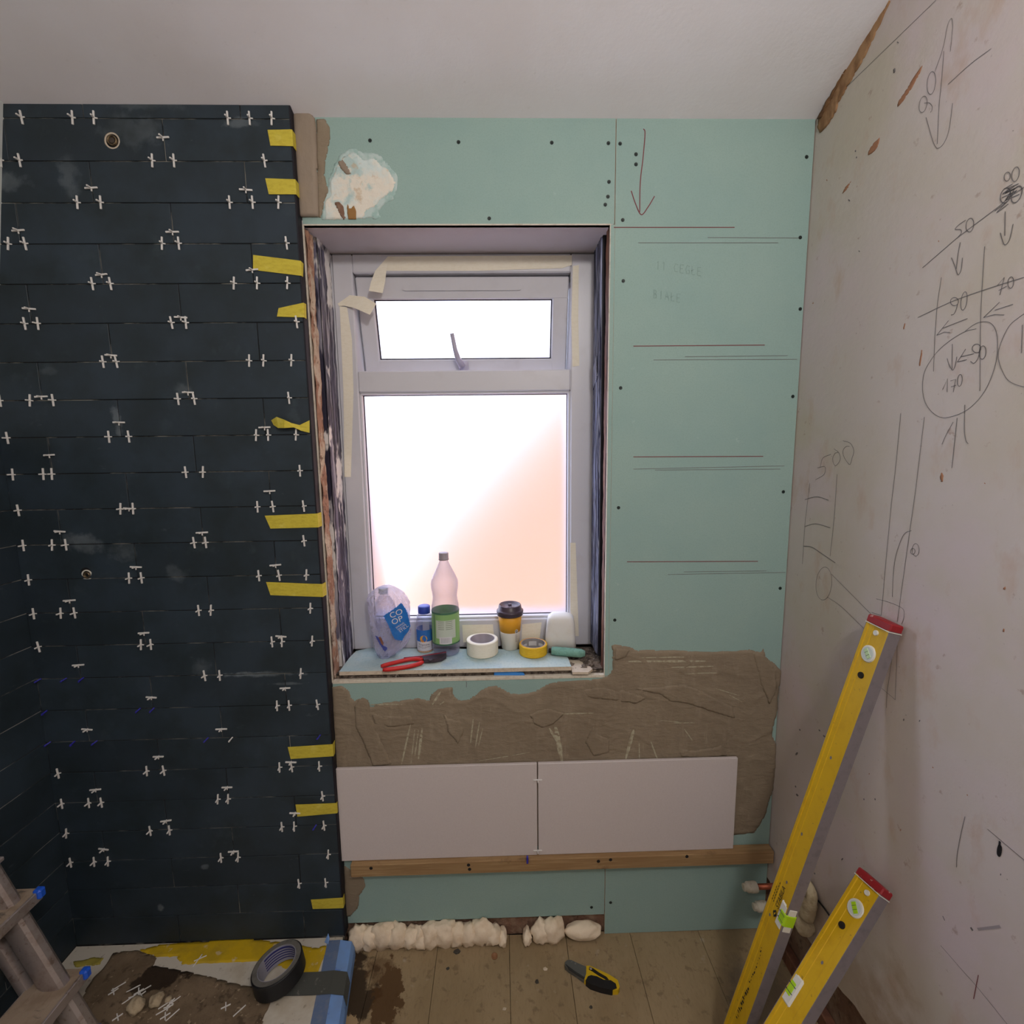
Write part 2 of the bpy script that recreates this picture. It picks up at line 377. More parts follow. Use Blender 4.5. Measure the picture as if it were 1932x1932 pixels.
# right wall: plaster stops short of the floor, rough lower edge
low = []
y = 0.06
while y > -3.35:
    low.append((y, 0.19 + 0.02 * noise.noise(Vector((y * 9, 0, 0))) + 0.012 * noise.noise(Vector((y * 40, 3, 0))) + 0.03 * max(0, min(1, -y / 0.4)))); y -= 0.02
wall_right = struct(quad_prism(low + [(-3.35, 4.0), (0.06, 4.0)], XR, XR + 0.03).obj('wall_right', M_wallr))
MB().box((XR + 0.03, -3.35, 0), (XR + 0.12, 0.06, 4.0)).obj('brick_backing', M_brick, wall_right)
MB().bbox((XR + 0.004, -1.2, -0.018), (XR + 0.03, 0.028, 0.045), 0.003).obj('sole_plate', M_brownwood, wall_right)
wall_left = struct(MB().prism([(-0.98, 0.06, 0), (-0.872, 0.06, 0), (-0.872, 0.06, 1.69), (-0.727, 0.06, ZR(0.66)), (-0.48, 0.06, 4.0), (-0.98, 0.06, 4.0)], (0, -3.4, 0)).obj('wall_left', M_slope))
wall_rear = struct(MB().box((-1.1, -3.45, 0), (1.62, -3.3, 4.1)).obj('wall_rear', M_plaster))

# back wall masonry with the window opening
WX0, WX1, WZ0, WZ1 = -0.02, 0.90, 0.91, 2.28
b = MB()
b.box((-0.98, 0.0425, 0), (WX0, 0.40, 4.0)); b.box((WX1, 0.0425, 0), (1.55, 0.40, 4.0)); b.box((WX0, 0.0425, 0), (WX1, 0.40, WZ0)); b.box((WX0, 0.0425, WZ1), (WX1, 0.40, 4.0))
b.box((WX0, .332, WZ0), (.060, .42, WZ1)); b.box((.80, .332, WZ0), (WX1, .42, WZ1)); b.box((.05, .332, 2.22), (.82, .42, WZ1)); b.box((.05, .332, WZ0), (.82, .42, 1.0))
wall_back = struct(b.obj('wall_back', M_brick))

# plasterboard sheets (cream core, green paper face)
def sheet(x0, x1, z0, z1, ztop=None):
    o = MB().box((x0, BY + 0.0008, z0), (x1, 0.042, z1)).obj('plasterboard', M_core, wall_back)
    MB().box((x0 + 0.0006, BY, z0 + 0.0006), (x1 - 0.0006, BY + 0.0008, z1 - 0.0006)).obj('green_paper_face', M_board, o)
    return o
ZT = ceil(BY) + 0.001
bd_head = sheet(0.004, 0.8665, 2.263, ZT)
bd_right = sheet(0.8680, XR - 0.002, 0.0015, ZT)
bd_low = sheet(0.004, 0.8665, 0.077, 0.930)
bd_sliver = MB().box((0.8555, BY, 0.932), (0.8676, 0.042, 2.262)).obj('plasterboard', M_board, wall_back)
bead = MB().box((0.8542, BY - 0.0012, 0.925), (0.8562, 0.036, 2.262)); bead.obj('corner_bead', M_boardedge, wall_back)
MB().bbox((0.004, BY - 0.0012, 0.926), (0.856, 0.043, 0.936), 0.001).obj('white_cut_edge', M_boardedge, wall_back)
MB().bbox((0.004, BY - 0.0006, 2.2605), (0.856, 0.044, 2.2648), 0.001).obj('cut_edge', M_boardedge, wall_back)
# black screws sunk in the boards
sb = MB(); Mx = Matrix.Rotation(math.radians(90), 3, 'X')
sb.lathe([(0.0, 0.0016), (0.0012, 0.0016), (0.0016, 0.0003), (0.0046, 0.0006), (0.0052, 0.0), (0.0052, -0.004)], (0, 0, 0), 10, Mx)
screw_me = sb.obj('screw', M_screw).data; bpy.data.objects.remove(bpy.data.objects['screw'])
for u, v in [(698,265),(865,268),(1041,269),(1148,270),(923,412),(1149,343),(1147,371),(1142,386)]:
    piece('screw', screw_me, bd_head, onY(u, v, BY - 0.0003))
for u, v in [(1170,271),(1175,415),(1176,530),(1171,732),(1167,958),(1160,1170),(1200,310),(1522,296),(1510,448),(1510,583),(1496,748),(1478,928),(1472,1110),(1152,1703),(1200,291)]:
    piece('screw', screw_me, bd_right, onY(u, v, BY - 0.0003))
piece('screw', screw_me, bd_low, onY(1116, 1712, BY - 0.0003))
# pencil set-out lines on the right-hand board
def yline(pts, w, mat, parent, sm=False):
    P = [onY(u, v, BY - 0.0006) for u, v in pts]; mb = MB(); ribbon(mb, spline(P, 6) if sm else P, w, (0, -1, 0)); return mb.obj('pencil_line', mat, parent)
for l in [((1158,429),(1386,429)),((1195,653),(1443,651)),((1195,862),(1440,861)),((1183,1060),(1430,1059))]: yline(l, .0022, M_redp, bd_right)
for l in [((1335,448),(1508,449)),((1204,458),(1468,458)),((1292,673),(1486,671)),((1233,679),(1504,678)),((1195,885),(1480,879)),((1236,887),(1472,885)),((1260,1084),(1482,1080)),((1290,1079),(1446,1077))]: yline(l, .0013, M_pencil, bd_right)
yline([(1214,243),(1217,252),(1213,300),(1208,345),(1207,400)], .0026, M_redp, bd_right, True)
yline([(1191,360),(1199,384),(1210,405),(1223,390),(1235,370)], .0026, M_redp, bd_right, True)
yline([(880,1286),(880,1297)], .0016, M_pencil, bd_low)
# faint pencilled words on the right-hand board, drawn stroke by stroke
FONT = {'1': [[(.2,.8),(.45,1),(.4,0)]], 'C': [[(.9,.9),(.4,1),(.1,.5),(.3,.05),(.85,.1)]], 'E': [[(.9,1),(.2,.95),(.1,0),(.85,.02)],[(.15,.5),(.7,.52)]], 'G': [[(.9,.9),(.4,1),(.1,.5),(.3,.02),(.85,.1),(.85,.45),(.5,.45)]],
        'B': [[(.15,0),(.2,1),(.7,.9),(.65,.6),(.2,.52),(.75,.45),(.75,.1),(.15,0)]], 'I': [[(.5,1),(.45,0)]], 'A': [[(.05,0),(.5,1),(.9,0)],[(.2,.4),(.75,.4)]], 'L': [[(.2,1),(.15,0),(.85,.05)],[(0,.4),(.6,.65)]]}
def pencil_word(word, u0, v0, du, h, slant):
    mb = MB()
    for i, ch in enumerate(word):
        for st in FONT.get(ch, []):
            P = [onY(u0 + (i + x * .8) * du, v0 + (i + x) * slant - yy * h, BY - 0.0006) for x, yy in st]; ribbon(mb, P, .0014, (0, -1, 0))
    mb.obj('pencilled_word', M_pencilf, bd_right)
pencil_word('11 CEGLE', 1238, 508, 11, 16, 1.6); pencil_word('BIALE', 1232, 562, 11, 16, 1.8)

# adhesive bed under the dark tiles; dark strip paints their edge in shadow
bed = MB().box((-0.98, 0.0022, 0.05), (-0.0005, 0.0422, ZR(0.66))).obj('adhesive_bed', M_joint, wall_back)
MB().bbox((-0.0015, 0.0012, 0.062), (0.0028, BY + 0.003, ZR(0.67)), 0.0006).obj('tile_edge_shade', M_darkedge, wall_back)
# dark tiles, running bond, each its own piece
TH = 0.009; GAP = 0.0024
def tile_mesh(w, h, name='tile'):
    o = MB().bbox((-w / 2, 0, -h / 2), (w / 2, TH, h / 2), 0.0009).obj(name, M_tile); me = o.data; bpy.data.objects.remove(o); return me
_cache = {}
def tile(x0, x1, z0, z1, parent, hole=None):
    w = round(x1 - x0 - GAP, 4); h = round(z1 - z0 - GAP, 4); k = (w, h)
    if k not in _cache: _cache[k] = tile_mesh(w, h)
    return piece('tile', _cache[k], parent, ((x0 + x1) / 2, random.uniform(-.0004, .0004), (z0 + z1) / 2), (random.uniform(-.003, .003), 0, random.uniform(-.0012, .0012)))
HOLE1 = onY(211, 265, 0); HOLE2 = onY(163, 1085, 0)
def holed_tile(x0, x1, z0, z1, hole, r, parent):
    """tile with a drilled round hole: ring of quads between the hole and the tile border"""
    x0 += GAP / 2; x1 -= GAP / 2; z0 += GAP / 2; z1 -= GAP / 2; n = 40; hx, hz = hole[0], hole[2]; rim = []; out = []
    for k in range(n):
        a = 2 * math.pi * k / n; dx, dz = math.cos(a), math.sin(a); rim.append((hx + r * dx, hz + r * dz))
        t = min([((x1 if dx > 0 else x0) - hx) / dx if abs(dx) > 1e-9 else 1e9, ((z1 if dz > 0 else z0) - hz) / dz if abs(dz) > 1e-9 else 1e9]); out.append((hx + t * dx, hz + t * dz))
    for c in ((x0, z0), (x1, z0), (x1, z1), (x0, z1)):
        i = min(range(n), key=lambda k: (out[k][0] - c[0]) ** 2 + (out[k][1] - c[1]) ** 2); out[i] = c
    vs = [(x, 0, z) for x, z in rim] + [(x, 0, z) for x, z in out] + [(x, TH, z) for x, z in rim] + [(x, TH, z) for x, z in out]; fs = []
    for k in range(n):
        k2 = (k + 1) % n; fs += [(k, k2, n + k2, n + k)[::-1], (k, 2*n + k, 2*n + k2, k2)[::-1], (n + k, n + k2, 3*n + k2, 3*n + k)[::-1], (2*n+k, 3*n+k, 3*n+k2, 2*n+k2)[::-1]]
    return MB().add(vs, fs).obj('tile', M_tile, parent)
for r in range(0, 25):
    z1 = ZR(r) if r else ZR(0.66); z0 = ZR(r + 1) if r < 24 else 0.064
    js = [0.0, -0.127, -0.529] if r % 2 == 0 else [0.0, -0.33, -0.732]
    js.append(-0.862 if r % 2 == 0 and r > 8 else -0.90)
    if r == 0: js[-1] = -0.735
    for a, bb in zip(js, js[1:]):
        hole = None
        for H, rr in ((HOLE1, .0205), (HOLE2, .0155)):
            if bb < H[0] < a and z0 < H[2] < z1: hole = (H, rr)
        if hole and hole[0][2] - hole[1] > z0 and hole[0][2] + hole[1] < z1: holed_tile(bb, a, z0, z1, hole[0], hole[1], wall_back)
        elif hole: holed_tile(bb, a, z0, z1, (hole[0][0], 0, z0 + GAP / 2 + hole[1] + .001), hole[1], wall_back)
        else: tile(bb, a, z0, z1, wall_back)
# left wall tiles
bedl = MB().box((-0.8735, -1.0, 0.05), (-0.8642, 0.011, 1.69)).obj('adhesive_bed', mk('left_joint_bed', (60, 60, 58), .95, [(8, (1,1,1), .46, .58, (176,174,166), .9)]), wall_left)
for r in range(9, 25):
    z1 = ZR(r); z0 = ZR(r + 1) if r < 24 else 0.064; ys = [0.003, -0.20, -0.602, -1.0] if r % 2 else [0.003, -0.402, -0.804, -1.0]
    for a, bb in zip(ys, ys[1:]):
        w = round(a - bb - GAP, 4); h = round(z1 - z0 - GAP, 4)
        if (w, h) not in _cache: _cache[(w, h)] = tile_mesh(w, h)
        piece('tile', _cache[(w, h)], wall_left, (XL, (a + bb) / 2, (z0 + z1) / 2), (0, 0, math.radians(90)))

# the two pipe outlets in the drilled tiles
def outlet(H, r, label, deep):
    t = thing('pipe_outlet', label, 'pipe outlet', (H[0], 0.011, H[2]))
    Mo = Matrix.Rotation(math.radians(90), 3, 'X')
    MB().lathe([(r * 1.02, -.0102), (r * 1.02, -.001), (r * .80, -.0005), (r * .78, -.012)], (H[0], 0, H[2]), 24, Mo).obj('sealing_ring', M_core if deep else M_putty, t, True)
    MB().lathe([(r * .62, -.012), (r * .62, .003), (r * .5, .0035), (r * .42, .002), (r * .42, -.006), (0, -.006)], (H[0] + .001, 0, H[2]), 20, Mo).obj('brass_elbow', mk('old_brass', (120, 104, 80), .45, [(80, (1,1,1), .5, .65, (70,60,52), .8)], metallic=.7), t, True)
    if deep: MB().lathe([(r * .36, -.004), (r * .36, .001), (0, .0015)], (H[0] + .001, 0, H[2]), 6, Mo).obj('plug', mk('dull_plug', (88, 78, 70), .5, metallic=.6), t)
outlet(HOLE1, .0205, 'round shower pipe outlet sealed in the upper dark tiles', True)
outlet(HOLE2, .0150, 'lower pipe outlet hole in the dark tiles, half filled with mortar', False)

# grey adhesive pier and smears between the dark tiles and the head board
def flat_patch(name, mat, px, Y, cell, th, parent, jit=0.002, rough=1.0, fr=60):
    P = [onY(u, v, Y) for u, v in px]
    hf = lambda x, z, d: (th * min(1, d / .006 + .35)) + rough * th * .5 * noise.noise(Vector((x * fr, z * fr * .6, 2)))
    o = patch([(p[0], p[2]) for p in P], lambda x, z, h: (x, Y - h, z), cell, hf, jit).obj(name, mat, parent, True); return o
flat_patch('adhesive_pier', M_adh2, [(553,219),(562,215),(586,215),(595,224),(598,260),(600,330),(602,412),(566,412),(560,330),(554,260)], BY, .006, .011, wall_back, .001, .25)
flat_patch('adhesive_smear', M_adh, [(597,226),(612,224),(622,240),(624,262),(615,300),(612,330),(620,360),(612,380),(606,412),(600,412),(598,300)], BY, .005, .004, wall_back)
flat_patch('filler_smear', mk('thin_filler_wipe', (186, 204, 200), .9, [(34, (1,1,1), .45, .6, (156,186,180), .9)]), [(606,414),(608,372),(618,352),(622,328),(636,298),(650,286),(668,280),(690,288),(712,290),(736,312),(752,338),(746,372),(722,388),(712,402),(722,412)], BY, .006, .0007, wall_back, .007, .6, 90)
sm = flat_patch('filler_smear', M_putty, [(612,414),(614,380),(624,368),(622,345),(632,322),(640,305),(652,292),(664,287),(676,292),(690,303),(704,297),(720,312),(738,326),(747,345),(738,366),(716,378),(704,392),(690,398),(684,414),(646,414)], BY, .006, .0016, wall_back, .004, 1.4, 90)
flat_patch('exposed_paper', mk('torn_brown_paper', (150, 112, 66), .9), [(656,385),(660,394),(668,388),(672,398),(672,415),(658,415),(654,398)], BY - .0022, .004, .0008, wall_back, .001)
flat_patch('adhesive_smear', M_adh2, [(637,305),(646,302),(655,312),(662,328),(654,330),(644,320)], BY - .0018, .004, .0015, wall_back, .001)
flat_patch('adhesive_smear', M_brick, [(630,382),(640,380),(648,390),(652,412),(648,416),(640,402)], BY - .0018, .004, .0012, wall_back, .001)

# the big adhesive bed under the window
out = [(626,1296),(646,1294),(659,1303),(663,1317),(669,1321),(685,1316),(696,1322),(698,1334),(723,1326),(755,1322),(788,1317),(810,1322),(813,1310),(827,1300),(854,1296),(854,1308),(860,1316),(870,1322),(881,1321),(900,1309),(918,1296),(936,1294),(949,1300),(964,1308),(980,1310),(1008,1305),(1034,1290),(1055,1286),(1099,1283),
       (1131,1281),(1150,1273),(1156,1261),(1155,1246),(1156,1230),(1153,1218),(1160,1216),(1168,1217),(1193,1221),(1197,1227),(1224,1226),(1276,1227),(1338,1230),(1390,1228),(1415,1225),(1435,1231),(1440,1223),(1445,1240),(1460,1251),(1475,1267),(1473,1279),(1468,1308),(1466,1346),(1460,1362),(1456,1387),(1464,1404),(1466,1439),(1458,1490),(1442,1542),(1423,1571),(1406,1573),(1380,1575),(1100,1590),(640,1600),(632,1500)]
P = [onY(u, v, BY) for u, v in out]
def adh_h(x, z, d):
    n1 = noise.noise(Vector((x * 5, z * 9, 0))); n2 = noise.noise(Vector((x * 22 + n1 * 2, z * 34, 4))); n3 = abs(noise.noise(Vector((x * 9 + 3, z * 14 + n1, 9))))
    return 0.0014 + min(1, d / .008) * (0.0022 + .0016 * n1 + .0010 * n2 + .0022 * max(0, .12 - n3) / .12) + .0005 * noise.noise(Vector((x * 90, z * 60, 1)))
big = patch([(p[0], p[2]) for p in P], lambda x, z, h: (x, BY - max(h, -.0004), z), 0.0055, adh_h, .0025).obj('adhesive_spread', M_adh, wall_back, True)
flat_patch('adhesive_spread', M_adh, [(649,1632),(660,1640),(686,1656),(690,1672),(678,1690),(676,1712),(662,1728),(650,1730)], BY, .006, .003, wall_back, .002)
# later passes of the trowel, thicker and with their own edges
for px_ in ([(668,1332),(676,1320),(690,1318),(697,1328),(698,1350),(716,1392),(740,1442),(704,1446),(690,1412),(670,1368)], [(1098,1302),(1130,1297),(1180,1303),(1220,1317),(1200,1328),(1150,1320),(1105,1316)], [(1198,1300),(1250,1296),(1290,1291),(1320,1302),(1382,1334),(1386,1356),(1300,1328),(1262,1322),(1246,1310)],
            [(836,1344),(846,1356),(868,1360),(876,1378),(864,1404),(846,1382)], [(998,1348),(1008,1366),(1024,1373),(1044,1366),(1066,1346),(1034,1336)], [(1120,1368),(1128,1386),(1150,1394),(1148,1420),(1120,1426),(1104,1400)], [(1280,1412),(1310,1416),(1350,1410),(1362,1405),(1372,1426),(1330,1430),(1284,1428)], [(700,1344),(730,1352),(775,1350),(782,1366),(740,1372),(706,1366)],
            [(1160,1222),(1190,1226),(1180,1240),(1160,1246)], [(1420,1230),(1440,1236),(1462,1262),(1466,1300),(1452,1330),(1436,1290)]):
    flat_patch('adhesive_ridge', M_adh, px_, BY - .0042, .005, .0022, wall_back, .0025, .9, 80)
# trowel scrapes where the adhesive is thin
for (u0, v0, u1, v1, w) in [(775,1365,758,1440,.006),(783,1375,776,1438,.004),(797,1372,790,1430,.009),(790,1376,783,1425,.004),(893,1355,888,1400,.005),(905,1360,897,1408,.004),(911,1372,903,1405,.004),(1048,1370,1060,1435,.017),(1036,1372,1052,1400,.008),(832,1303,816,1328,.008),(838,1322,830,1328,.004),
                            (1030,1346,1120,1344,.005),(1185,1247,1330,1246,.008),(1205,1240,1300,1238,.004),(1265,1258,1345,1256,.005),(1290,1270,1350,1268,.004),(1195,1375,1180,1430,.013),(1205,1400,1206,1432,.004),(1226,1395,1240,1432,.005),(1270,1363,1310,1362,.003),(1245,1358,1290,1362,.003),(1290,1374,1305,1395,.004),(1375,1310,1398,1322,.003),(1350,1298,1396,1312,.003),(900,1434,1000,1418,.003),(700,1328,760,1327,.006),(1440,1262,1436,1250,.004)]:
    mb = MB(); n = 7; a = onY(u0, v0, BY); c = onY(u1, v1, BY); pts = []
    for k in range(n + 1):
        q = Vector(a).lerp(Vector(c), k / n); h = adh_h(q.x, q.z, .01); q.y = BY - h - .0007; pts.append(q)
    dv = (pts[-1] - pts[0]).normalized().cross(Vector((0, -1, 0))); vs = []
    for k, q in enumerate(pts):
        ww = w * .5 * (math.sin(math.pi * (k + .5) / (n + 1)) ** .5) * random.uniform(.7, 1.1); vs += [q + dv * ww, q - dv * ww]
    mb.add(vs, [(2*k, 2*k+1, 2*k+3, 2*k+2) for k in range(n)]); mb.obj('trowel_scrape', M_scrape, wall_back)

# white wall tiles set on the batten
zt = sum(onY(u, v, .012)[2] for u, v in ((629,1452),(1014,1440),(1392,1431))) / 3; zb = sum(onY(u, v, .012)[2] for u, v in ((640,1625),(1015,1613),(1385,1602))) / 3
xm = onY(1014.5, 1525, .012)[0]; xe = onY(1388, 1516, .012)[0]
for x0, x1 in ((0.0035, xm - .0018), (xm + .0018, xe)):
    MB().bbox((x0, 0.012, zb), (x1, 0.0225, zt), .0012).obj('white_tile', M_white_tile, wall_back)
MB().box((0.02, 0.0225, 0.35), (1.26, BY, 0.64)).obj('adhesive_bed', M_adh, wall_back)

# ------------------------------------------------------------------ window opening linings
SILL = 0.963
def rough_strip(name, mat, x, dx, y0, y1, z0, z1, sgn, amp, parent):
    """a strip of the jamb with an uneven face looking along sgn x"""
    ny, nz = 6, 90; vs = []; fs = []
    for i in range(ny + 1):
        for j in range(nz + 1):
            yy = y0 + (y1 - y0) * i / ny; zz = z0 + (z1 - z0) * j / nz
            d = amp * noise.noise(Vector((yy * 60, zz * 22, x * 9))) + amp * .6 * noise.noise(Vector((yy * 120, zz * 70, 3)))
            vs.append((x + sgn * d, yy + amp * .4 * noise.noise(Vector((zz * 40, i, 5))), zz))
    for i in range(ny):
        for j in range(nz):
            f = (i*(nz+1)+j, (i+1)*(nz+1)+j, (i+1)*(nz+1)+j+1, i*(nz+1)+j+1); fs.append(f if sgn > 0 else f[::-1])
    mb = MB().add(vs, fs); mb.box((min(x - sgn*.004, x - sgn*dx), y0 + .001, z0), (max(x - sgn*.004, x - sgn*dx), y1 - .001, z1)); return mb.obj(name, mat, parent, False)
rough_strip('mortar_jamb', M_oldmortar, 0.010, .028, 0.033, 0.078, 0.94, 2.255, 1, .005, wall_back)
MB().box((0.002, BY - .0004, 0.93), (0.0066, BY + .005, 2.262)).obj('board_edge', M_boardedge, wall_back)
rough_strip('reveal_liner', M_liner, 0.0155, .03, 0.100, 0.205, 0.945, 2.262, 1, .0022, wall_back)
rough_strip('reveal_timber', M_brownwood, 0.8535, .03, 0.040, 0.072, 0.945, 2.262, -1, .002, wall_back)
b = MB()                                             # ribbed dark strip on the right jamb
for k in range(5):
    y0 = 0.098 + k * 0.0215; b.bbox((0.843, y0, 0.97), (0.89, y0 + 0.0165, 2.262), .004)
b.obj('ribbed_strip', M_foil, wall_back)
MB().box((0.848, 0.09, 0.97), (0.89, 0.21, 2.262)).obj('strip_backing', M_darkedge, wall_back)
MB().prism([(0.840, 0.12, 1.86), (0.842, 0.20, 1.83), (0.842, 0.205, 1.88), (0.838, 0.13, 1.93)], (0.003, 0, 0)).obj('foil_wrap', M_foil, wall_back)
MB().box((0.0, BY + .0002, 2.2605), (0.862, 0.222, 2.2735)).obj('head_lining', M_soffit, wall_back)
# rubble base of the sill
bx = patch([(-.02, .046), (.9, .046), (.9, .215), (-.02, .215)], lambda x, y, h: (x, y, .948 + h), .011, lambda x, y, d: .004 * noise.noise(Vector((x * 50, y * 50, 0))) + (.010 * max(0, noise.noise(Vector((x * 30, y * 30, 5)))) if x > .76 else 0))
bx.box((-.02, .046, .9), (.9, .215, .944)); bx.obj('sill_base', M_sillgrit, wall_back)

# ------------------------------------------------------------------ window
FY = 0.21
window = struct(thing('window_1', None, None, (0.43, FY, 0.97)))
fx0, fx1, fz0, fz1 = 0.017, 0.842, 0.957, 2.2585
gx0, gx1 = 0.080, 0.772; tz0, tz1 = 1.834, 1.902; gz0 = 1.058; hz = 2.2015
def bar(name, lo, hi, parent=window, mat=M_upvc, bv=.004): return MB().bbox(lo, hi, bv).obj(name, mat, parent)
bar('jamb', (fx0, FY, fz0), (gx0, FY + .12, fz1)); bar('jamb', (gx1, FY, fz0), (.899, FY + .12, fz1)); bar('packing', (-.019, FY + .002, fz0), (fx0 + .001, FY + .12, fz1))
bar('head', (gx0, FY, hz), (gx1, FY + .12, fz1)); bar('bottom_rail', (gx0, FY, fz0), (gx1, FY + .12, gz0)); bar('transom', (gx0, FY + .0005, tz0), (gx1, FY + .066, tz1))
# glazing beads and the frosted pane of the fixed light
for nm, lo, hi in (('bead', (gx0 - .001, FY + .008, gz0), (gx0 + .007, FY + .03, tz0)), ('bead', (gx1 - .007, FY + .008, gz0), (gx1 + .001, FY + .03, tz0)), ('bead', (gx0, FY + .008, tz0 - .007), (gx1, FY + .03, tz0 + .001)), ('bead', (gx0, FY + .008, gz0 - .001), (gx1, FY + .03, gz0 + .008))):
    bar(nm, lo, hi, window, M_upvc, .003)
for lo, hi in (((gx0 + .006, FY + .027, gz0 + .006), (gx0 + .0095, FY + .031, tz0 - .006)), ((gx1 - .0095, FY + .027, gz0 + .006), (gx1 - .006, FY + .031, tz0 - .006)), ((gx0 + .006, FY + .027, tz0 - .0095), (gx1 - .006, FY + .031, tz0 - .006)), ((gx0 + .006, FY + .027, gz0 + .006), (gx1 - .006, FY + .031, gz0 + .0105))):
    bar('gasket', lo, hi, window, M_gasket, .0005)
def frosted():
    mt = bpy.data.materials.new('frosted_glass'); mt.use_nodes = True; N = mt.node_tree.nodes; Lk = mt.node_tree.links
    N.remove(N['Principled BSDF'])
    rf = N.new('ShaderNodeBsdfRefraction'); rf.inputs['Roughness'].default_value = 0.92; rf.inputs['IOR'].default_value = 1.4; rf.inputs[0].default_value = (.97, .97, 1, 1)
    tl = N.new('ShaderNodeBsdfTranslucent'); tl.inputs[0].default_value = (.9, .9, .95, 1)
    mx = N.new('ShaderNodeMixShader'); mx.inputs[0].default_value = 0.07; Lk.new(rf.outputs[0], mx.inputs[1]); Lk.new(tl.outputs[0], mx.inputs[2])
    Lk.new(mx.outputs[0], N['Material Output'].inputs[0])
    cl = bpy.data.materials.new('smooth_glass_face'); cl.use_nodes = True; N = cl.node_tree.nodes; Lk = cl.node_tree.links
    tr = N.new('ShaderNodeBsdfTransparent'); tr.inputs[0].default_value = (.97, .98, .98, 1); Lk.new(tr.outputs[0], N['Material Output'].inputs[0])
    return mt, cl
M_frost, M_clear = frosted()
def pane(lo, hi, parent, M=None):
    o = MB().box(lo, hi, M).obj('pane', M_frost, parent); o.data.materials.append(M_clear)
    for i, p in enumerate(o.data.polygons): p.material_index = 0 if i == 2 else 1     # inner face frosted, the rest plain
    return o
pane((gx0 + .002, FY + .031, gz0 + .002), (gx1 - .002, FY + .036, tz0 - .002), window)
# top-hung vent sash, pushed open at the bottom
sx0, sx1, szt = gx0 + .003, gx1 - .004, hz - .008; sh = szt - tz1 + .012
Ms = Matrix.Translation((0, FY + .012, szt)) @ Matrix.Rotation(math.radians(14), 4, 'X')   # local z runs down the sash as -z
sash = MB().bbox((sx0, 0, -.066), (sx1, .05, 0), .004, Ms).obj('vent_sash', M_upvc, window)
SB = .052
for lo, hi in (((sx0, .0005, -sh), (sx0 + SB, .05, -.06)), ((sx1 - SB, .0005, -sh), (sx1, .05, -.06)), ((sx0, .001, -sh), (sx1, .05, -sh + SB))): MB().bbox(lo, hi, .004, Ms).obj('sash_bar', M_upvc, sash)
for lo, hi in (((sx0 + SB - .002, .012, -sh + SB), (sx0 + SB + .0035, .018, -.064)), ((sx1 - SB - .0035, .012, -sh + SB), (sx1 - SB + .002, .018, -.064)), ((sx0 + SB, .012, -.0695), (sx1 - SB, .018, -.064)), ((sx0 + SB, .012, -sh + SB - .002), (sx1 - SB, .018, -sh + SB + .0035))): MB().box(lo, hi, Ms).obj('gasket', M_gasket, sash)
pane((sx0 + SB, .018, -sh + SB), (sx1 - SB, .022, -.066), sash, Ms)
vb = MB(); vx0, vx1 = onY(757, 537, FY)[0], onY(984, 537, FY)[0]
pr = [(vx0 + .008 - .008 * math.sin(a), 0, -.032 + .008 * math.cos(a)) for a in np.linspace(0, math.pi, 7)] + [(vx1 - .008 + .008 * math.sin(a), 0, -.032 - .008 * math.cos(a)) for a in np.linspace(0, math.pi, 7)]
vb.prism([Ms @ Vector((x, -.004, z)) for x, y, z in pr][::-1], Ms.to_3x3() @ Vector((0, .006, 0))); vb.obj('trickle_vent', M_upvc, sash)
M_handle = mk('pale_handle', (176, 172, 190), .35)
hx = onY(876, 687, FY + .08)[0]; hb = MB()
hb.bbox((hx - .018, -.012, -sh + .004), (hx + .014, .002, -sh + .046), .004, Ms)
hb.tube([Ms @ Vector(q) for q in ((hx - .006, -.016, -sh + .030), (hx - .018, -.026, -sh + .055), (hx - .026, -.030, -sh + .085), (hx - .034, -.030, -sh + .135))], [.012, .0095, .0075, .0068], 10)
hb.obj('handle', M_handle, sash, True)
# dark weather gap left by the open sash
MB().box((gx0, FY + .055, hz - .010), (gx1, FY + .060, hz)).obj('head_gasket', M_gasket, window)

# masking tape left on the frame
def tape_poly(name, pts, mat, label, th=.0006, n=(0, -1, 0), group=None, cat='tape'):
    o = MB().prism([Vector(p) for p in pts], Vector(n) * th).obj(name, mat); return tag(o, label, cat, group)
def on_frame(px, dy=0.0005): return [onY(u, v, FY - dy) for u, v in px]
tape_poly('masking_tape', on_frame([(732,484),(1079,482),(1079,500),(1060,506),(900,511),(727,511)]), M_mtape, 'cream masking tape stuck along the head of the window frame')
def flap(px, ys, label):
    """loose end of tape hanging into the opening: bent sheet through points at their own depths"""
    a = [Vector(onY(u, v, y)) for (u, v), y in zip(px, ys)]; b = [p + Vector((0, -.0007, 0)) for p in a]; n = len(a)
    m = n // 2; vs = a + b; fs = []
    for i in range(m - 1): fs += [(i, i+1, n-2-i, n-1-i), (2*n-1-i, 2*n-2-i, n+i+1, n+i)]
    fs += [(i, n + i, n + (i+1) % n, (i+1) % n) for i in range(n)]
    return tag(MB().add(vs, fs).obj('masking_tape', M_mtape), label, 'tape')
flap([(732,484),(708,511),(700,532),(696,549),(722,553),(727,530),(729,511),(735,484)], [.2092,.205,.198,.196,.196,.198,.205,.2092], 'loose cream tape end hanging from the left of the window head')
flap([(637,573),(660,557),(688,560),(710,573),(698,594),(668,581),(650,577),(640,578)], [.209,.205,.196,.19,.19,.197,.206,.209], 'curled cream tape end sticking out beside the upper pane')
tape_poly('masking_tape', on_frame([(641,578),(655,580),(664,640),(667,740),(662,900),(650,900),(648,740)]), M_mtape, 'pale tape strip running down the left window jamb')
tape_poly('masking_tape', on_frame([(1081,502),(1092,500),(1091,600),(1093,690),(1080,692),(1078,600)]), M_mtape, 'white tape strip on the right jamb beside the vent')
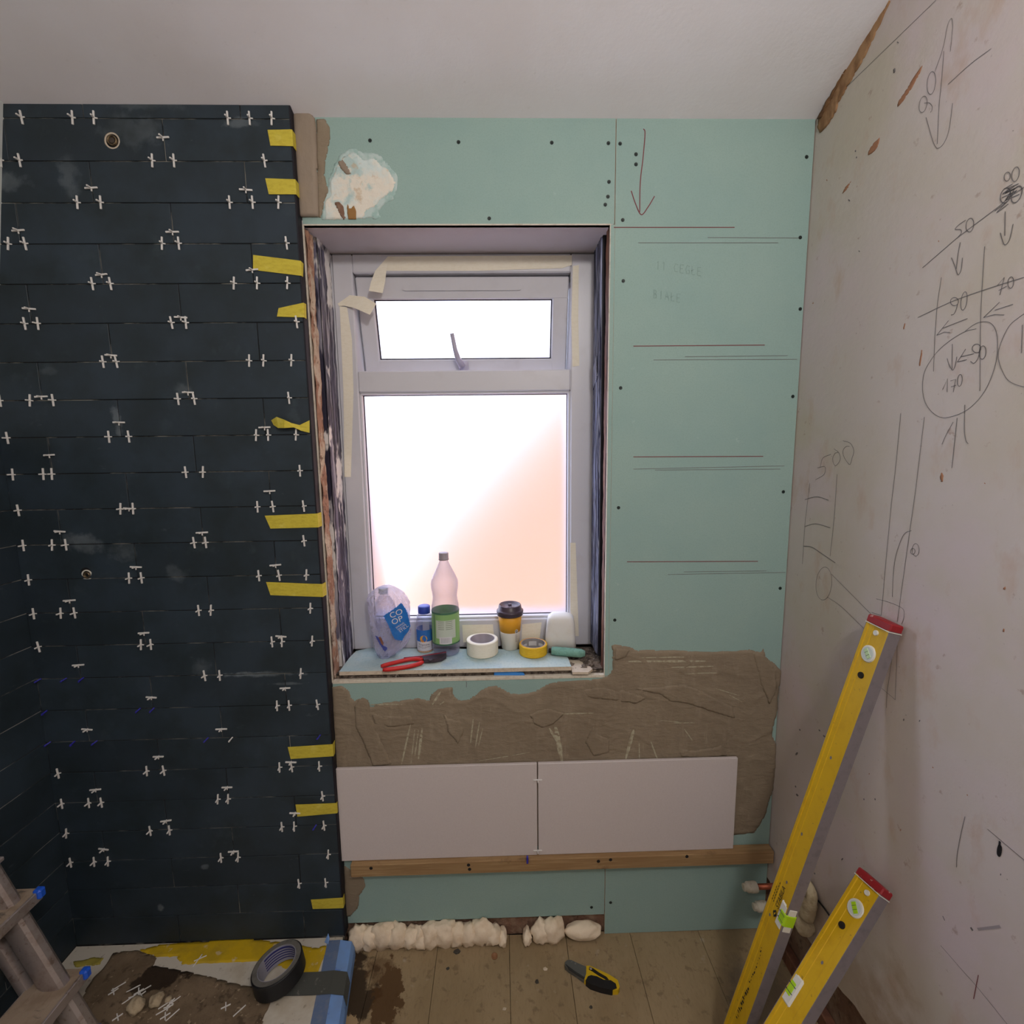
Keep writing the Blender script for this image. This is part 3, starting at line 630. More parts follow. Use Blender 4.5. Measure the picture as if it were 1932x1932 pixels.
tape_poly('masking_tape', on_frame([(1076,1024),(1086,1024),(1092,1200),(1076,1200)]), M_mtape, 'white tape strip on the right jamb near the sill')
tape_poly('masking_tape', on_frame([(872,1179),(930,1178),(933,1210),(874,1212)]), M_mtape, 'cream tape patch on the bottom rail behind the tape roll')
tape_poly('masking_tape', on_frame([(985,1178),(1022,1174),(1018,1205),(984,1207)]), M_mtape, 'cream tape patch on the bottom rail beside the coffee cup')

# house across the yard, lit by the sun, seen only through the frosted pane
gl = lambda x: 1.878 + 1.05 * (x - 0.30)
house = thing('neighbour_house', 'peach sunlit house wall blurred behind the frosted window pane', 'house', (2.5, 2.6, -2.0))
MB().prism([(-1.6, 2.4, -2.0), (7.0, 2.4, -2.0), (7.0, 2.4, 1.2), (3.2, 2.4, gl(3.2)), (-1.6, 2.4, gl(-1.6))], (0, 2.5, 0)).obj('gable_wall', M_peach, house)

# ------------------------------------------------------------------ loose board on the sill
M_sillb = mk('dusty_green_offcut', (166, 188, 188), .9, [(9, (1,1,1), .42, .62, (186,198,190), .8), (7, (1,1,1), .56, .72, (132,168,200), .5), (130, (1,1,1), .55, .7, (130,160,166), .5)], (200, (1,1,1), .1, .002))
tb = thing('sill_board', 'pale green plasterboard offcut laid as a temporary window sill', 'board', (0.4, 0.1, SILL - .013))
poly = [onZ(u, v, SILL) for u, v in ((640,1267),(860,1271),(1080,1264),(1072,1242),(1060,1226),(700,1222),(672,1228),(660,1240))]
for q_ in poly[:3]: q_[1] = max(q_[1], .034)
MB().prism([Vector(p) - Vector((0, 0, .013)) for p in poly], (0, 0, .0124)).obj('gypsum_core', M_core, tb)
MB().prism([Vector(p) - Vector((0, 0, .0006)) for p in poly], (0, 0, .0006)).obj('paper_face', M_sillb, tb)
ob = [onZ(u, v, SILL - .012) for u, v in ((1072,1245),(1103,1246),(1118,1262),(1110,1268),(1080,1268))]
tag(MB().prism([Vector(p) - Vector((0, 0, .008)) for p in ob], (0, 0, .008)).obj('board_scrap', M_core), 'beige board scrap at the right end of the sill', 'scrap')
rr = MB()
for k in range(9):
    q = onZ(1095 + random.uniform(-18, 26), 1246 + random.uniform(-14, 14), SILL - .012); rr.blob((q[0], max(q[1], .05), SILL - .014), (random.uniform(.006, .013),) * 3, 1, .5, 4, k)
tag(rr.obj('rubble', M_sillgrit), 'loose dark rubble in the right corner of the sill', 'rubble', kind='stuff')
bs = [onZ(u, v, .9365) for u, v in ((932,1274),(990,1274),(988,1271),(960,1268),(933,1267))]
tag(MB().prism([Vector((p[0], max(p[1], .0305), .9362)) if i < 2 else Vector((p[0], .042, .9362 + .016 * (1 if i > 2 else .35))) for i, p in enumerate(bs)], (0, .006, .0)).obj('blue_packer', mk('blue_packer_plastic', (58, 136, 214), .5)), 'bright blue plastic packer wedged under the sill board', 'packer')

# ------------------------------------------------------------------ batten and its white-tile spacers
bz = onY(1060, 1612, .012)[2]
bat = thing('timber_batten', 'rough pine batten screwed below the white tiles', 'batten', (0.72, BY, 0.30))
x0 = onY(661, 1640, -.004)[0]; x1 = onY(1462, 1608, -.004)[0]
MB().bbox((x0, -0.004, zb - .0445), (min(x1, XR - .004), BY - .0005, zb - .0008), .002).obj('timber', M_pine, bat)
for u, v in ((700,1638),(884,1632),(886,1640),(1129,1625),(1152,1622),(1296,1616)):
    p = onY(u, v, -.004); MB().lathe([(.0, .0006), (.0055, .0006), (.0055, -.002)], (p[0], -.004, p[2]), 10, Mx).obj('screw_hole', M_dark, bat)
p = onY(995, 1620, -.006); tag(MB().bbox((p[0] - .003, -.0115, p[2] - .014), (p[0] + .003, -.0045, p[2] + .011), .001).obj('blue_wedge', M_blue), 'blue plastic wedge between the batten and the left white tile', 'spacer')

# ------------------------------------------------------------------ tile spacers
def spacer_mesh(mat, arm=.0168, out=.0160, w=.0022, name='tile_spacer'):
    mb = MB(); mb.bbox((-w, -.0042, -arm), (w, -.0006, arm), .0006); mb.bbox((-w*.85, -out, -.0019), (w*.85, -.0042, .0019), .0006); mb.bbox((w, -.0034, -.0016), (.0085, -.0009, .0016), .0005); mb.box((-w*.8, -.0006, -.001), (w*.8, .006, .001))
    o = mb.obj(name, mat); me = o.data; bpy.data.objects.remove(o); return me
def spacer_mesh2(mat):                                  # arms along the joint too
    mb = MB(); w = .0019; mb.bbox((-w, -.0042, -.0125), (w, -.0006, .0125), .0006); mb.bbox((-.0095, -.0085, -.0012), (.0002, -.0046, .0012), .0005); mb.box((-w*.8, -.0006, -.001), (w*.8, .006, .001))
    o = mb.obj('tile_spacer', mat); me = o.data; bpy.data.objects.remove(o); return me
SPM = spacer_mesh(M_spacer)
k = 700 / 1932
def pz(o, x, y): return (x * k, y * k + o)
A, B_, C_ = 150, 750, 1232
ROWS = {1: (A, 195, [115,380,490,1187,1300,1415]), 2: (A, 420, [8,105,795,908,1378]), 3: (A, 640, [405,527,1197,1317,1452]), 4: (A, 853, [45,133,845,933,1492]), 5: (A, 1060, [483,577,1220,1340,1497]),
        6: (A, 1265, [130,200,895,970,1546]), 7: (A, 1465, [538,607,1300,1373,1519]), 8: (A, 1665, [3,158,278,930,1012,1505]), 9: (B_, 203, [25,570,672,1335,1397,1543]), 10: (B_, 392, [45,228,272,970,1060,1564]),
        11: (B_, 575, [88,630,695,1343,1423,1582]), 12: (B_, 757, [95,272,345,1013,1074,1585]), 13: (B_, 933, [122,674,738,1350,1455,1598]), 14: (B_, 1112, [148,318,390,1037,1100,1619]), 15: (B_, 1283, [175,736,788,1418,1470,1628]),
        16: (B_, 1442, [1067,1145,1567]), 17: (B_, 1596, [1443,1506,1653]), 19: (C_, 600, [300,765,853,1457,1521,1664]), 20: (C_, 763, [297,463,528,1136,1190,1682]), 21: (C_, 913, [320,783,883,1470,1533,1690]),
        22: (C_, 1067, [340,490,562,1153,1242,1712]), 23: (C_, 1196, [1557,1696])}
ORD = ['', 'first', 'second', 'third', 'fourth', 'fifth', 'sixth', 'seventh', 'eighth', 'ninth', 'tenth', 'eleventh', 'twelfth', 'thirteenth', 'fourteenth', 'fifteenth', 'sixteenth', 'seventeenth', 'eighteenth', 'nineteenth', 'twentieth', 'twenty-first', 'twenty-second', 'twenty-third', 'twenty-fourth']
SPG = 'white spacers in the dark tile joints'
for r, (o, yv, xs) in ROWS.items():
    for nth, x in enumerate(xs):
        p = onY(*pz(o, x, yv), 0)
        if p[0] < XL + .02 and r > 8: p[0] = XL + .022
        s = piece('tile_spacer', SPM, None, (p[0], 0, ZR(r)), (0, random.uniform(-.12, .12), random.uniform(-.1, .25))); tag(s, 'white spacer in the %s level joint down the dark tiles, %s from the left' % (ORD[r], ORD[nth + 1]), 'spacer', SPG)
HS = [(A,840,305),(A,470,567),(A,1272,577),(A,90,788),(A,887,796),(A,527,1018),(A,1305,993),(A,150,1195),(A,935,1240),(A,572,1437),(A,208,1652),(A,970,1630),(A,608,1786),(A,1365,1812),(B_,243,300),(B_,1392,487),(B_,658,578),(B_,300,697),(B_,1037,703),
      (B_,695,882),(B_,1420,872),(B_,345,1056),(B_,733,1225),(B_,1448,1243),(B_,390,1392),(B_,775,1560),(B_,1470,1512),(B_,435,1727),(B_,1135,1725),(C_,808,538),(C_,1500,567),(C_,472,710),(C_,1157,698),(C_,845,872),(C_,1513,832),(C_,513,1020),(C_,1190,1032)]
HS_seen = {}
for o, x, yv in HS:
    p = onY(*pz(o, x, yv), 0); rw = int((2.61 - p[2]) / .102) + 1; HS_seen[rw] = HS_seen.get(rw, 0) + 1; jx = min((-.127, -.529, -.33, -.732), key=lambda q: abs(q - p[0]))
    s = piece('tile_spacer', SPM, None, (jx if abs(jx - p[0]) < .03 else p[0], 0, p[2]), (0, math.radians(90) + random.uniform(-.08, .08), random.uniform(-.1, .1)))
    tag(s, 'white spacer across an upright joint in the %s dark tile row down%s' % (ORD[rw], ', the right-hand one' if HS_seen[rw] > 1 else ''), 'spacer', 'white spacers across the upright joints')
# blue peg spacers and one white wedge
mb = MB(); mb.prism([(-.0016, -.012, -.006), (.0016, -.012, -.006), (.0016, .004, .0006), (-.0016, .004, .0006), ], (0, 0, .004)); mb.bbox((-.0022, -.015, -.0075), (.0022, -.009, -.0005), .001)
BLM = mb.obj('blue_peg', M_blue); me_b = BLM.data; bpy.data.objects.remove(BLM); WHM = me_b.copy(); WHM.materials.clear(); WHM.materials.append(M_spacer)
for r, o, yv, xs in ((16, B_, 1472, [207,345,435]), (17, B_, 1632, [243,730,803]), (18, B_, 1790, [243,388,503,1083,1668]), (21, C_, 905, [1645])):
    for nth, x in enumerate(xs):
        p = onY(*pz(o, x, yv), 0); s = piece('blue_peg', me_b, None, (max(p[0], XL + .012), 0, ZR(r)), (0, random.uniform(.3, .9), 0)); tag(s, 'blue peg in the %s level joint down the dark tiles, %s from left' % (ORD[r], ORD[nth + 1]), 'spacer', 'blue pegs in the dark tile joints')
p = onY(*pz(B_, 1210, 1777), 0); tag(piece('white_peg', WHM, None, (p[0], 0, ZR(18)), (0, .6, 0)), 'lone white wedge peg in a joint among the blue pegs', 'spacer')
# the two spacers in the joint between the white tiles
for v, w in ((1471, 'upper'), (1604, 'lower')):
    p = onY(1014.5, v, .012); o = MB().bbox((p[0] - .014, .0085, p[2] - .0016), (p[0] + .014, .0118, p[2] + .0016), .0006).bbox((p[0] - .0014, -.002, p[2] - .0016), (p[0] + .0014, .014, p[2] + .0016), .0005).obj('tile_spacer', M_spacer); tag(o, w + ' white spacer in the joint between the white tiles', 'spacer')

# ------------------------------------------------------------------ yellow tape strips over the tile edge
def edge_tape(o, pts, label, wrap=.012):
    P = [Vector(onY(*pz(o, x, y), 0)) for x, y in pts]; n = len(P); vs = []
    for p in P:
        q = p.copy()
        if q.x > .0032: q = Vector((.0034 + .0012, min(.028, (q.x - .003) * 2.0), q.z))
        else: q.y = -.0011 - .0006 * abs(noise.noise(p * 40))
        vs.append(q)
    b = [v + (Vector((.0006, 0, 0)) if v.x > .0036 else Vector((0, -.0006, 0))) for v in vs]
    o2 = MB().add(vs + b, [tuple(range(n)), tuple(range(2*n-1, n-1, -1))] + [(i, n+i, n+(i+1) % n, (i+1) % n) for i in range(n)]).obj('masking_tape', M_ytape); tag(o2, label, 'tape')
def strip(o, q, label):
    """q = top-left, top-right, bottom-right, bottom-left; split so that the strip turns the corner at the tile edge"""
    tl, tr, br, bl = [Vector(onY(*pz(o, *p), 0)) for p in q]; V1 = []
    for a_, e_ in ((tl, tr), (bl, br)):
        tc = (.0042 - a_.x) / max(1e-4, e_.x - a_.x)
        if tc >= 1: tc = .97; e_ = a_.lerp(e_, 1.0); e_.x = max(e_.x, .006)
        for t in (0, .25, .5, .75, .95): w = a_.lerp(e_, t * tc); w.y = -.0012 - .0012 * abs(noise.noise(w * 30)); V1.append(w)
        w = a_.lerp(e_, tc); V1.append(Vector((.0043, -.0014, w.z))); V1.append(Vector((.0043, min(.028, .002 + (e_.x - .004) * 1.7), e_.z)))
    n = len(V1) // 2
    V2 = [w + (Vector((.0007, 0, 0)) if w.x > .004 else Vector((0, -.0007, 0))) for w in V1]; fs = []
    for i in range(n - 1): fs += [(i, n+i, n+i+1, i+1), (2*n+i, 2*n+i+1, 3*n+i+1, 3*n+i), (i, i+1, 2*n+i+1, 2*n+i), (n+i+1, n+i, 3*n+i, 3*n+i+1)]
    fs += [(0, 2*n, 3*n, n), (n-1, 2*n-1, 4*n-1, 3*n-1)]
    tag(MB().add(V1 + V2, fs).obj('masking_tape', M_ytape), label, 'tape')
strip(A, [(1395,265),(1545,262),(1548,350),(1410,347)], 'topmost yellow masking tape strip on the dark tile edge')
strip(A, [(1383,517),(1562,522),(1562,600),(1402,600)], 'second yellow tape strip from the top of the tile edge')
strip(A, [(1320,915),(1582,947),(1576,1024),(1320,993)], 'third yellow tape strip down, over an upright joint')
strip(A, [(1452,1192),(1596,1160),(1596,1240),(1444,1236)], 'fourth yellow tape strip down, with a slanted torn end')
strip(B_, [(1380,615),(1688,602),(1684,675),(1410,682)], 'wide yellow tape strip level with the middle of the window')
strip(B_, [(1387,960),(1745,973),(1740,1040),(1410,1028)], 'long yellow tape strip beside the bag on the sill')
strip(C_, [(1500,488),(1748,472),(1746,535),(1515,550)], 'yellow tape strip beside the adhesive above the white tiles')
strip(C_, [(1540,787),(1752,779),(1752,832),(1550,850)], 'yellow tape strip touching the left white tile')
strip(C_, [(1620,1282),(1795,1271),(1800,1325),(1630,1330)], 'lowest yellow tape strip near the foot of the dark tiles')
cr = [(1412,1775,-.002),(1440,1757,-.016),(1480,1772,-.022),(1520,1790,-.012),(1560,1800,-.004),(1612,1775,-.002),(1612,1840,-.002),(1570,1830,-.006),(1530,1812,-.014),(1480,1815,-.020),(1448,1815,-.012),(1425,1800,-.004)]
vs = [Vector(onY(*pz(A, x, y), yy)) for x, y, yy in cr]; n = len(vs); fs = []
for i in range(n // 2 - 1): fs.append((i, i+1, n-2-i, n-1-i))
o = MB().add(vs + [v + Vector((.0004, -.0008, .0002)) for v in vs], fs + [tuple(n + q for q in f[::-1]) for f in fs] + [(i, n+i, n+(i+1) % n, (i+1) % n) for i in range(n)]).obj('masking_tape', M_ytape); tag(o, 'crumpled twisted yellow tape strip half peeled from the tile edge', 'tape')

# ------------------------------------------------------------------ things on the sill
def zz(u, v, z=SILL): return onZ(u, v, z)
M_pet = clear_plastic('clear_bottle_plastic', (240, 242, 248), (186, 182, 204), .05, .75, .1)
M_greycap = mk('grey_screw_cap', (150, 140, 146), .5)
# tall water bottle
P0 = zz(845, 1222); bx_, by_ = P0[0], min(P0[1], .160)
t = thing('water_bottle', 'tall clear plastic bottle with green label and grey cap', 'bottle', (bx_, by_, SILL))
prof = [(0,.006),(.022,.004),(.036,0),(.0435,.006),(.0455,.018),(.0455,.05),(.0455,.150),(.0452,.168),(.0418,.186),(.0405,.198),(.0418,.211),(.0448,.228),(.0456,.242),(.0438,.254),(.0350,.274),(.0262,.292),(.0175,.310),(.0142,.3185),(.0135,.327)]
MB().lathe(prof, (bx_, by_, SILL), 40).obj('bottle_body', M_pet, t, True)
MB().lathe([(0,.346),(.0145,.346),(.0160,.3445),(.0162,.326),(.0168,.3255),(.0168,.322),(.0150,.322)], (bx_, by_, SILL), 28).obj('cap', M_greycap, t, True)
def label(r, z0, z1, mat, name, parent, c, a0=-math.pi, a1=math.pi, n=48):
    vs = []; fs = []
    for i in range(n + 1):
        a = a0 + (a1 - a0) * i / n
        for rr_, z in ((r, z0), (r, z1)): vs.append((c[0] + rr_ * math.cos(a), c[1] + rr_ * math.sin(a), SILL + z))
    fs = [(2*i, 2*i+2, 2*i+3, 2*i+1) for i in range(n)]
    return MB().add(vs, fs).obj(name, mat, parent, True)
cb = (bx_, by_); M_lg = mk('label_green', (140, 182, 116), .5); M_lw = mk('label_pale', (196, 206, 192), .5); M_dg = mk('label_dark_green', (72, 116, 92), .5); M_lp = mk('label_print', (126, 140, 120), .6); M_lbar = mk('barcode_grey', (120, 118, 130), .6)
lb = label(.0461, .043, .153, M_lg, 'label', t, cb)
fa = -math.pi / 2 + .12
label(.0464, .0665, .128, M_lw, 'label_panel', lb, cb, fa - .75, fa + .75, 20); label(.0464, .147, .153, M_dg, 'label_band', lb, cb); label(.0464, .043, .0475, M_dg, 'label_band', lb, cb)
label(.0465, .05, .146, M_dg, 'label_seam', lb, cb, fa - .95, fa - .88, 3)
bar_m = MB()
for row in range(5):
    for a0, a1 in ((-.55, -.12), (0.0, .5)):
        zz0 = .1235 - row * .0065; q = []
        for i in range(6):
            a = fa + a0 + (a1 - a0) * i / 5
            for z in (zz0, zz0 + .0017): q.append((cb[0] + .0467 * math.cos(a), cb[1] + .0467 * math.sin(a), SILL + z))
        bar_m.add(q, [(2*i, 2*i+2, 2*i+3, 2*i+1) for i in range(5)])
bar_m.obj('small_print', M_lp, lb)
label(.0466, .048, .0715, mk('barcode_white', (214, 212, 214), .6), 'barcode_field', lb, cb, fa - .48, fa + .42, 12)
bar_m = MB()
for i in range(13):
    a = fa - .34 + i * .052; w = random.choice((.008, .014, .02)); q = []
    for aa in (a, a + w):
        for z in (.052, .069): q.append((cb[0] + .0468 * math.cos(aa), cb[1] + .0468 * math.sin(aa), SILL + z))
    bar_m.add(q, [(0, 2, 3, 1)])
bar_m.obj('barcode', M_lbar, lb)
# juice bottle
P0 = zz(803, 1226); jx_, jy_ = P0[0], P0[1]
t = thing('juice_bottle', 'small clear juice bottle with blue cap and orange picture label', 'bottle', (jx_, jy_, SILL))
MB().lathe([(0,.003),(.024,0),(.0270,.004),(.0278,.012),(.0278,.105),(.0268,.115),(.0238,.126),(.0205,.132),(.0195,.136)], (jx_, jy_, SILL), 32).obj('bottle_body', M_pet, t, True)
MB().lathe([(0,.158),(.0185,.158),(.0205,.156),(.0208,.138),(.0205,.1335),(.0195,.1335)], (jx_, jy_, SILL), 28).obj('cap', mk('blue_cap', (42, 66, 158), .4), t, True)
cj = (jx_, jy_); M_blab = mk('label_blue', (48, 112, 190), .45); M_wlab = mk('label_white', (214, 212, 218), .5); M_or = mk('orange_fruit', (232, 172, 60), .5); M_ink = mk('label_ink', (52, 50, 60), .6)
lj = label(.0283, .040, .080, M_blab, 'label', t, cj); label(.0283, .008, .040, M_wlab, 'label_lower', t, cj)
MB().lathe([(0, .002), (.0272, .002), (.0272, .006)], (jx_, jy_, SILL), 24).obj('juice_rest', mk('juice_dregs', (222, 176, 140), .5), t)
fj = -math.pi / 2 - .02
disc = [(.0125 * math.cos(2*math.pi*i/24), .0125 * math.sin(2*math.pi*i/24), 0) for i in range(24)]
MB().add(cyl_wrap(disc, cj, .0287, fj, SILL + .050), [tuple(range(24))]).obj('orange_picture', M_or, lj)
wed = [(0, 0, 0)] + [(.009 * math.cos(a), .009 * math.sin(a), 0) for a in np.linspace(math.pi * 1.0, math.pi * 1.65, 8)]
MB().add(cyl_wrap([(x - .002, y - .001, 0) for x, y, _ in wed], cj, .0289, fj, SILL + .050), [tuple(range(len(wed)))]).obj('orange_slice', mk('orange_slice', (204, 132, 40), .5), lj)
vs, fs = text_mesh('Tropicana', .0096); MB().add(cyl_wrap(vs, cj, .0288, fj, SILL + .030), fs).obj('brand_lettering', M_ink, lj)
for dz, s in ((.0215, 'SMOOTH ORANGE'), (.0165, 'ORIGINAL')):
    vs, fs = text_mesh(s, .0048 if dz > .02 else .0035); MB().add(cyl_wrap(vs, cj, .0288, fj, SILL + dz), fs).obj('small_lettering', M_ink, lj)
# coffee cup
P0 = zz(963, 1221); cx_, cy_ = P0[0], P0[1]
t = thing('coffee_cup', 'yellow and white paper coffee cup with dark lid', 'cup', (cx_, cy_, SILL))
MB().lathe([(.026,.004),(.0275,.002),(.0285,0),(.0300,.001),(.0352,.062),(.0353,.0625)], (cx_, cy_, SILL), 36).obj('white_lower_cup', mk('cup_white', (226, 220, 208), .55), t, True)
MB().lathe([(.0353,.0625),(.0412,.128),(.0405,.128)], (cx_, cy_, SILL), 36).obj('yellow_upper_cup', mk('cup_yellow', (232, 166, 44), .5), t, True)
M_lid = mk('dark_plum_lid', (64, 52, 62), .35)
MB().lathe([(.0425,.119),(.0450,.120),(.0455,.124),(.0448,.128),(.0462,.130),(.0462,.134),(.0425,.1375),(.0405,.1385),(.0385,.1525),(.0365,.155),(.0335,.1535),(.030,.1475),(.0,.1475)], (cx_, cy_, SILL), 40).obj('lid', M_lid, t, True)
lidt = MB(); lidt.bbox((cx_ - .018, cy_ - .022, SILL + .147), (cx_ - .004, cy_ - .012, SILL + .1505), .0015); lidt.bbox((cx_ + .004, cy_ - .02, SILL + .147), (cx_ + .016, cy_ - .012, SILL + .1505), .0015); lidt.bbox((cx_ - .006, cy_ + .006, SILL + .147), (cx_ + .006, cy_ + .018, SILL + .152), .002); lidt.obj('lid_ridges', M_lid, t)
fc = -math.pi / 2 + .62
d2 = [(.0062 * math.cos(2*math.pi*i/20), .0078 * math.sin(2*math.pi*i/20), 0) for i in range(20)]
MB().add(cyl_wrap(d2, (cx_, cy_), .0364, fc, SILL + .068), [tuple(range(20))]).obj('badge', mk('badge_white', (216, 214, 210), .6), t)
MB().add(cyl_wrap([(x*.72, y*.72, 0) for x, y, _ in d2], (cx_, cy_), .0367, fc, SILL + .068), [tuple(range(20))]).obj('badge_centre', M_ink, t)
MB().add(cyl_wrap([(-.001,-.004,0),(.003,.004,0),(.001,.005,0),(-.003,-.002,0)], (cx_, cy_), .0369, fc, SILL + .068), [(0,1,2,3)]).obj('badge_leaf', mk('badge_leaf', (226, 224, 220), .6), t)
gp = MB()
for i in range(6): gp.add(cyl_wrap([(-.0045, -.0012, 0), (.0045, -.0012, 0), (.0045, .0012, 0), (-.0045, .0012, 0)], (cx_, cy_), .0352, fc, SILL + .055 - i * .0045), [(0, 1, 2, 3)])
gp.obj('small_print', mk('pale_print', (176, 168, 158), .6), t)
# tape rolls
def roll(name, lab, c, R, r, h, mat, mside, mcore, M=None, core_print=None):
    t = thing(name, lab, 'tape roll', c); cc = Vector(c)
    def add(nm, pr_, mt, sm=True): return smooth_by_angle(MB().lathe(pr_, cc, 48, M, caps=False).obj(nm, mt, t))
    add('tape', [(R - .004, 0), (R - .0015, .0008), (R, .0025), (R, h - .0025), (R - .0015, h - .0008), (R - .004, h)], mat)
    add('tape_side', [(r + .0015, h - .0004), (R - .0035, h)], mside); add('tape_base', [(R - .0035, 0), (r + .0015, .0004)], mside)
    return add('core', [(r + .0018, .0004), (r, .0), (r, h), (r + .0018, h - .0002)], mcore), t
P0 = zz(910.5, 1231)
roll('masking_tape_roll', 'wide cream masking tape roll lying flat on the sill', (P0[0], P0[1], SILL), .0530, .0400, .050, M_mtape, mk('cream_tape_side', (232, 226, 208), .8), mk('tape_core', (176, 166, 172), .8))
tl_ = [zz(u, v, SILL + zq) for u, v, zq in ((882,1205,.03),(871,1210,.032),(870,1222,.012),(880,1232,.006))]
P0y = zz(1006, 1232)
core, t = roll('yellow_tape_roll', 'narrow yellow masking tape roll beside the coffee cup', (P0y[0], P0y[1], SILL), .0470, .0385, .0355, mk('yellow_tape', (226, 184, 40), .6, [(60, (1,1,6), .45, .65, (206,158,30), .6)]), mk('yellow_tape_side', (206, 148, 74), .8), mk('grey_core', (150, 144, 142), .8))
b = MB()
for k_, (a0, a1, z0, z1) in enumerate(((.4, 1.0, .012, .022), (1.2, 1.9, .010, .026), (2.1, 2.6, .012, .02))):
    q = []
    for i in range(6):
        a = a0 + (a1 - a0) * i / 5
        for z in (z0, z1): q.append((P0y[0] + .0383 * math.cos(a), P0y[1] + .0383 * math.sin(a), SILL + z))
    b.add(q, [(2*i, 2*i+1, 2*i+3, 2*i+2) for i in range(5)])
b.obj('core_print', mk('core_print', (206, 200, 196), .7), core)
# white tub standing upside down in the corner
P0 = zz(1054, 1216); t0 = (P0[0] + .002, min(P0[1], .172))
def loft(levels, n=32, e=4.0, rot=0.0):
    vs = []; fs = []
    for (x, y, z, a, bb) in levels:
        for k_ in range(n):
            th = 2 * math.pi * k_ / n; cth, sth = math.cos(th), math.sin(th); q = (abs(cth) ** e + abs(sth) ** e) ** (-1 / e)
            px_, py_ = a * q * cth, bb * q * sth; vs.append((x + px_ * math.cos(rot) - py_ * math.sin(rot), y + px_ * math.sin(rot) + py_ * math.cos(rot), z))
    m_ = len(levels)
    for i in range(m_ - 1):
        for k_ in range(n): fs.append((i*n+k_, i*n+(k_+1) % n, (i+1)*n+(k_+1) % n, (i+1)*n+k_))
    fs += [tuple(range(n-1, -1, -1)), tuple((m_-1)*n + k_ for k_ in range(n))]
    return MB().add(vs, fs)
tub = loft([(t0[0], t0[1], SILL, .0535, .034), (t0[0], t0[1], SILL + .05, .0505, .032), (t0[0] + .001, t0[1], SILL + .095, .0465, .0295), (t0[0] + .001, t0[1], SILL + .112, .0435, .027), (t0[0] + .001, t0[1], SILL + .120, .037, .021), (t0[0] - .004, t0[1] + .004, SILL + .127, .022, .010)], 36, 5.0, -.1).obj('plastic_tub', mk('white_tub', (224, 222, 216), .6, [(20, (1,1,1), .5, .7, (214,208,196), .5)]), None, True)
tag(tub, 'plain white tapered tub upside down in the sill corner', 'tub')
# little paint roller sleeve
a = Vector(zz(1041, 1228, SILL + .014)); c = Vector(zz(1104, 1240, SILL + .002)); c.z = SILL + .0145; a.z = SILL + .0145
dv = (c - a).normalized(); t = thing('roller_sleeve', 'small green foam paint roller sleeve beside the white tub', 'roller', (a.x, a.y, SILL)); M_rol = mk('green_foam', (122, 166, 150), .95, [(60, (1,1,1), .5, .65, (96,138,124), .7)], (120, (1,1,1), .6, .004))
path = [a + dv * s for s in np.linspace(0, (c - a).length, 9)]
MB().tube(path, [.0125, .0142, .0143, .0143, .0144, .0144, .0143, .014, .0085], 18).obj('foam_sleeve', M_rol, t, True)
MB().tube([a - dv * .010, a + dv * .004], .0075, 14).obj('core', M_dark, t)
# bag with a water bottle inside
zk = .1398
def bagpx(x, y): return 680 + x * zk, 1020 + y * zk
Pb = zz(722, 1249)
rings = [(1665,292,62),(1640,300,92),(1600,335,140),(1500,380,205),(1400,400,240),(1300,395,258),(1200,385,272),(1100,368,282),(1000,350,282),(900,345,268),(830,340,246),(760,335,212),(700,332,150),(655,335,85),(638,338,30)]
UZ = .000243
def bag_ring(h):
    ys_ = [1665 - h / UZ / .97]
    y = ys_[0]
    for (ya, xa, ra), (yb, xb, rb) in zip(rings, rings[1:]):
        if ya >= y >= yb: f = (ya - y) / (ya - yb); return (xa + (xb - xa) * f, ra + (rb - ra) * f)
    return (rings[0][1:] if y > 1665 else rings[-1][1:])
def bag_c(h): xc, rx = bag_ring(h); return Pb[0] + (xc - 292) * UZ, Pb[1] + .030 + .02 * h / .2, rx * UZ
H = (1665 - 638) * UZ * .97; vs = []; fs = []; nr, ns = 44, 56
for i in range(nr + 1):
    h = H * i / nr; x, y, r = bag_c(h)
    for k_ in range(ns):
        a_ = 2 * math.pi * k_ / ns; q = Vector((math.cos(a_), math.sin(a_), h * 9))
        w = 1 + .20 * noise.noise(Vector((q.x * 1.6, q.y * 1.6, h * 11))) + .20 * abs(noise.noise(Vector((q.x * 4, q.y * 4, h * 30)))) - .05 + .05 * noise.noise(Vector((q.x * 9, q.y * 9, h * 60 + q.x * 4)))
        ry = min(r * .62, .036); vs.append((x + r * math.cos(a_) * w, y + ry * math.sin(a_) * w, SILL + .001 + h))
for i in range(nr):
    for k_ in range(ns): fs.append((i*ns+k_, i*ns+(k_+1) % ns, (i+1)*ns+(k_+1) % ns, (i+1)*ns+k_))
fs += [tuple(range(ns-1, -1, -1)), tuple(nr*ns + k_ for k_ in range(ns))]
t = thing('plastic_bag', 'crumpled clear plastic bag with a blue label holding a water bottle', 'bag', (Pb[0], Pb[1] + .03, SILL))
MB().add(vs, fs).obj('bag_film', clear_plastic('bag_film', (236, 238, 248), (228, 226, 240), .26, .85, .12), t)
M_wcap = mk('pale_cap', (168, 172, 188), .5)
xb, yb, _ = bag_c(.15)
tb_ = Vector((xb - .012, yb, 0)); bb = MB().lathe([(0,.012),(.032,.01),(.036,.02),(.036,.125),(.034,.14),(.037,.155),(.034,.175),(.022,.2),(.0135,.212),(.0135,.22)], (tb_.x, tb_.y, SILL), 30); bb.obj('inner_bottle', M_pet, t, True)
MB().lathe([(.0145,.217),(.0155,.219),(.0155,.234),(.0145,.2355),(0,.2355)], (tb_.x - .002, tb_.y, SILL), 24).obj('inner_cap', M_wcap, t, True)
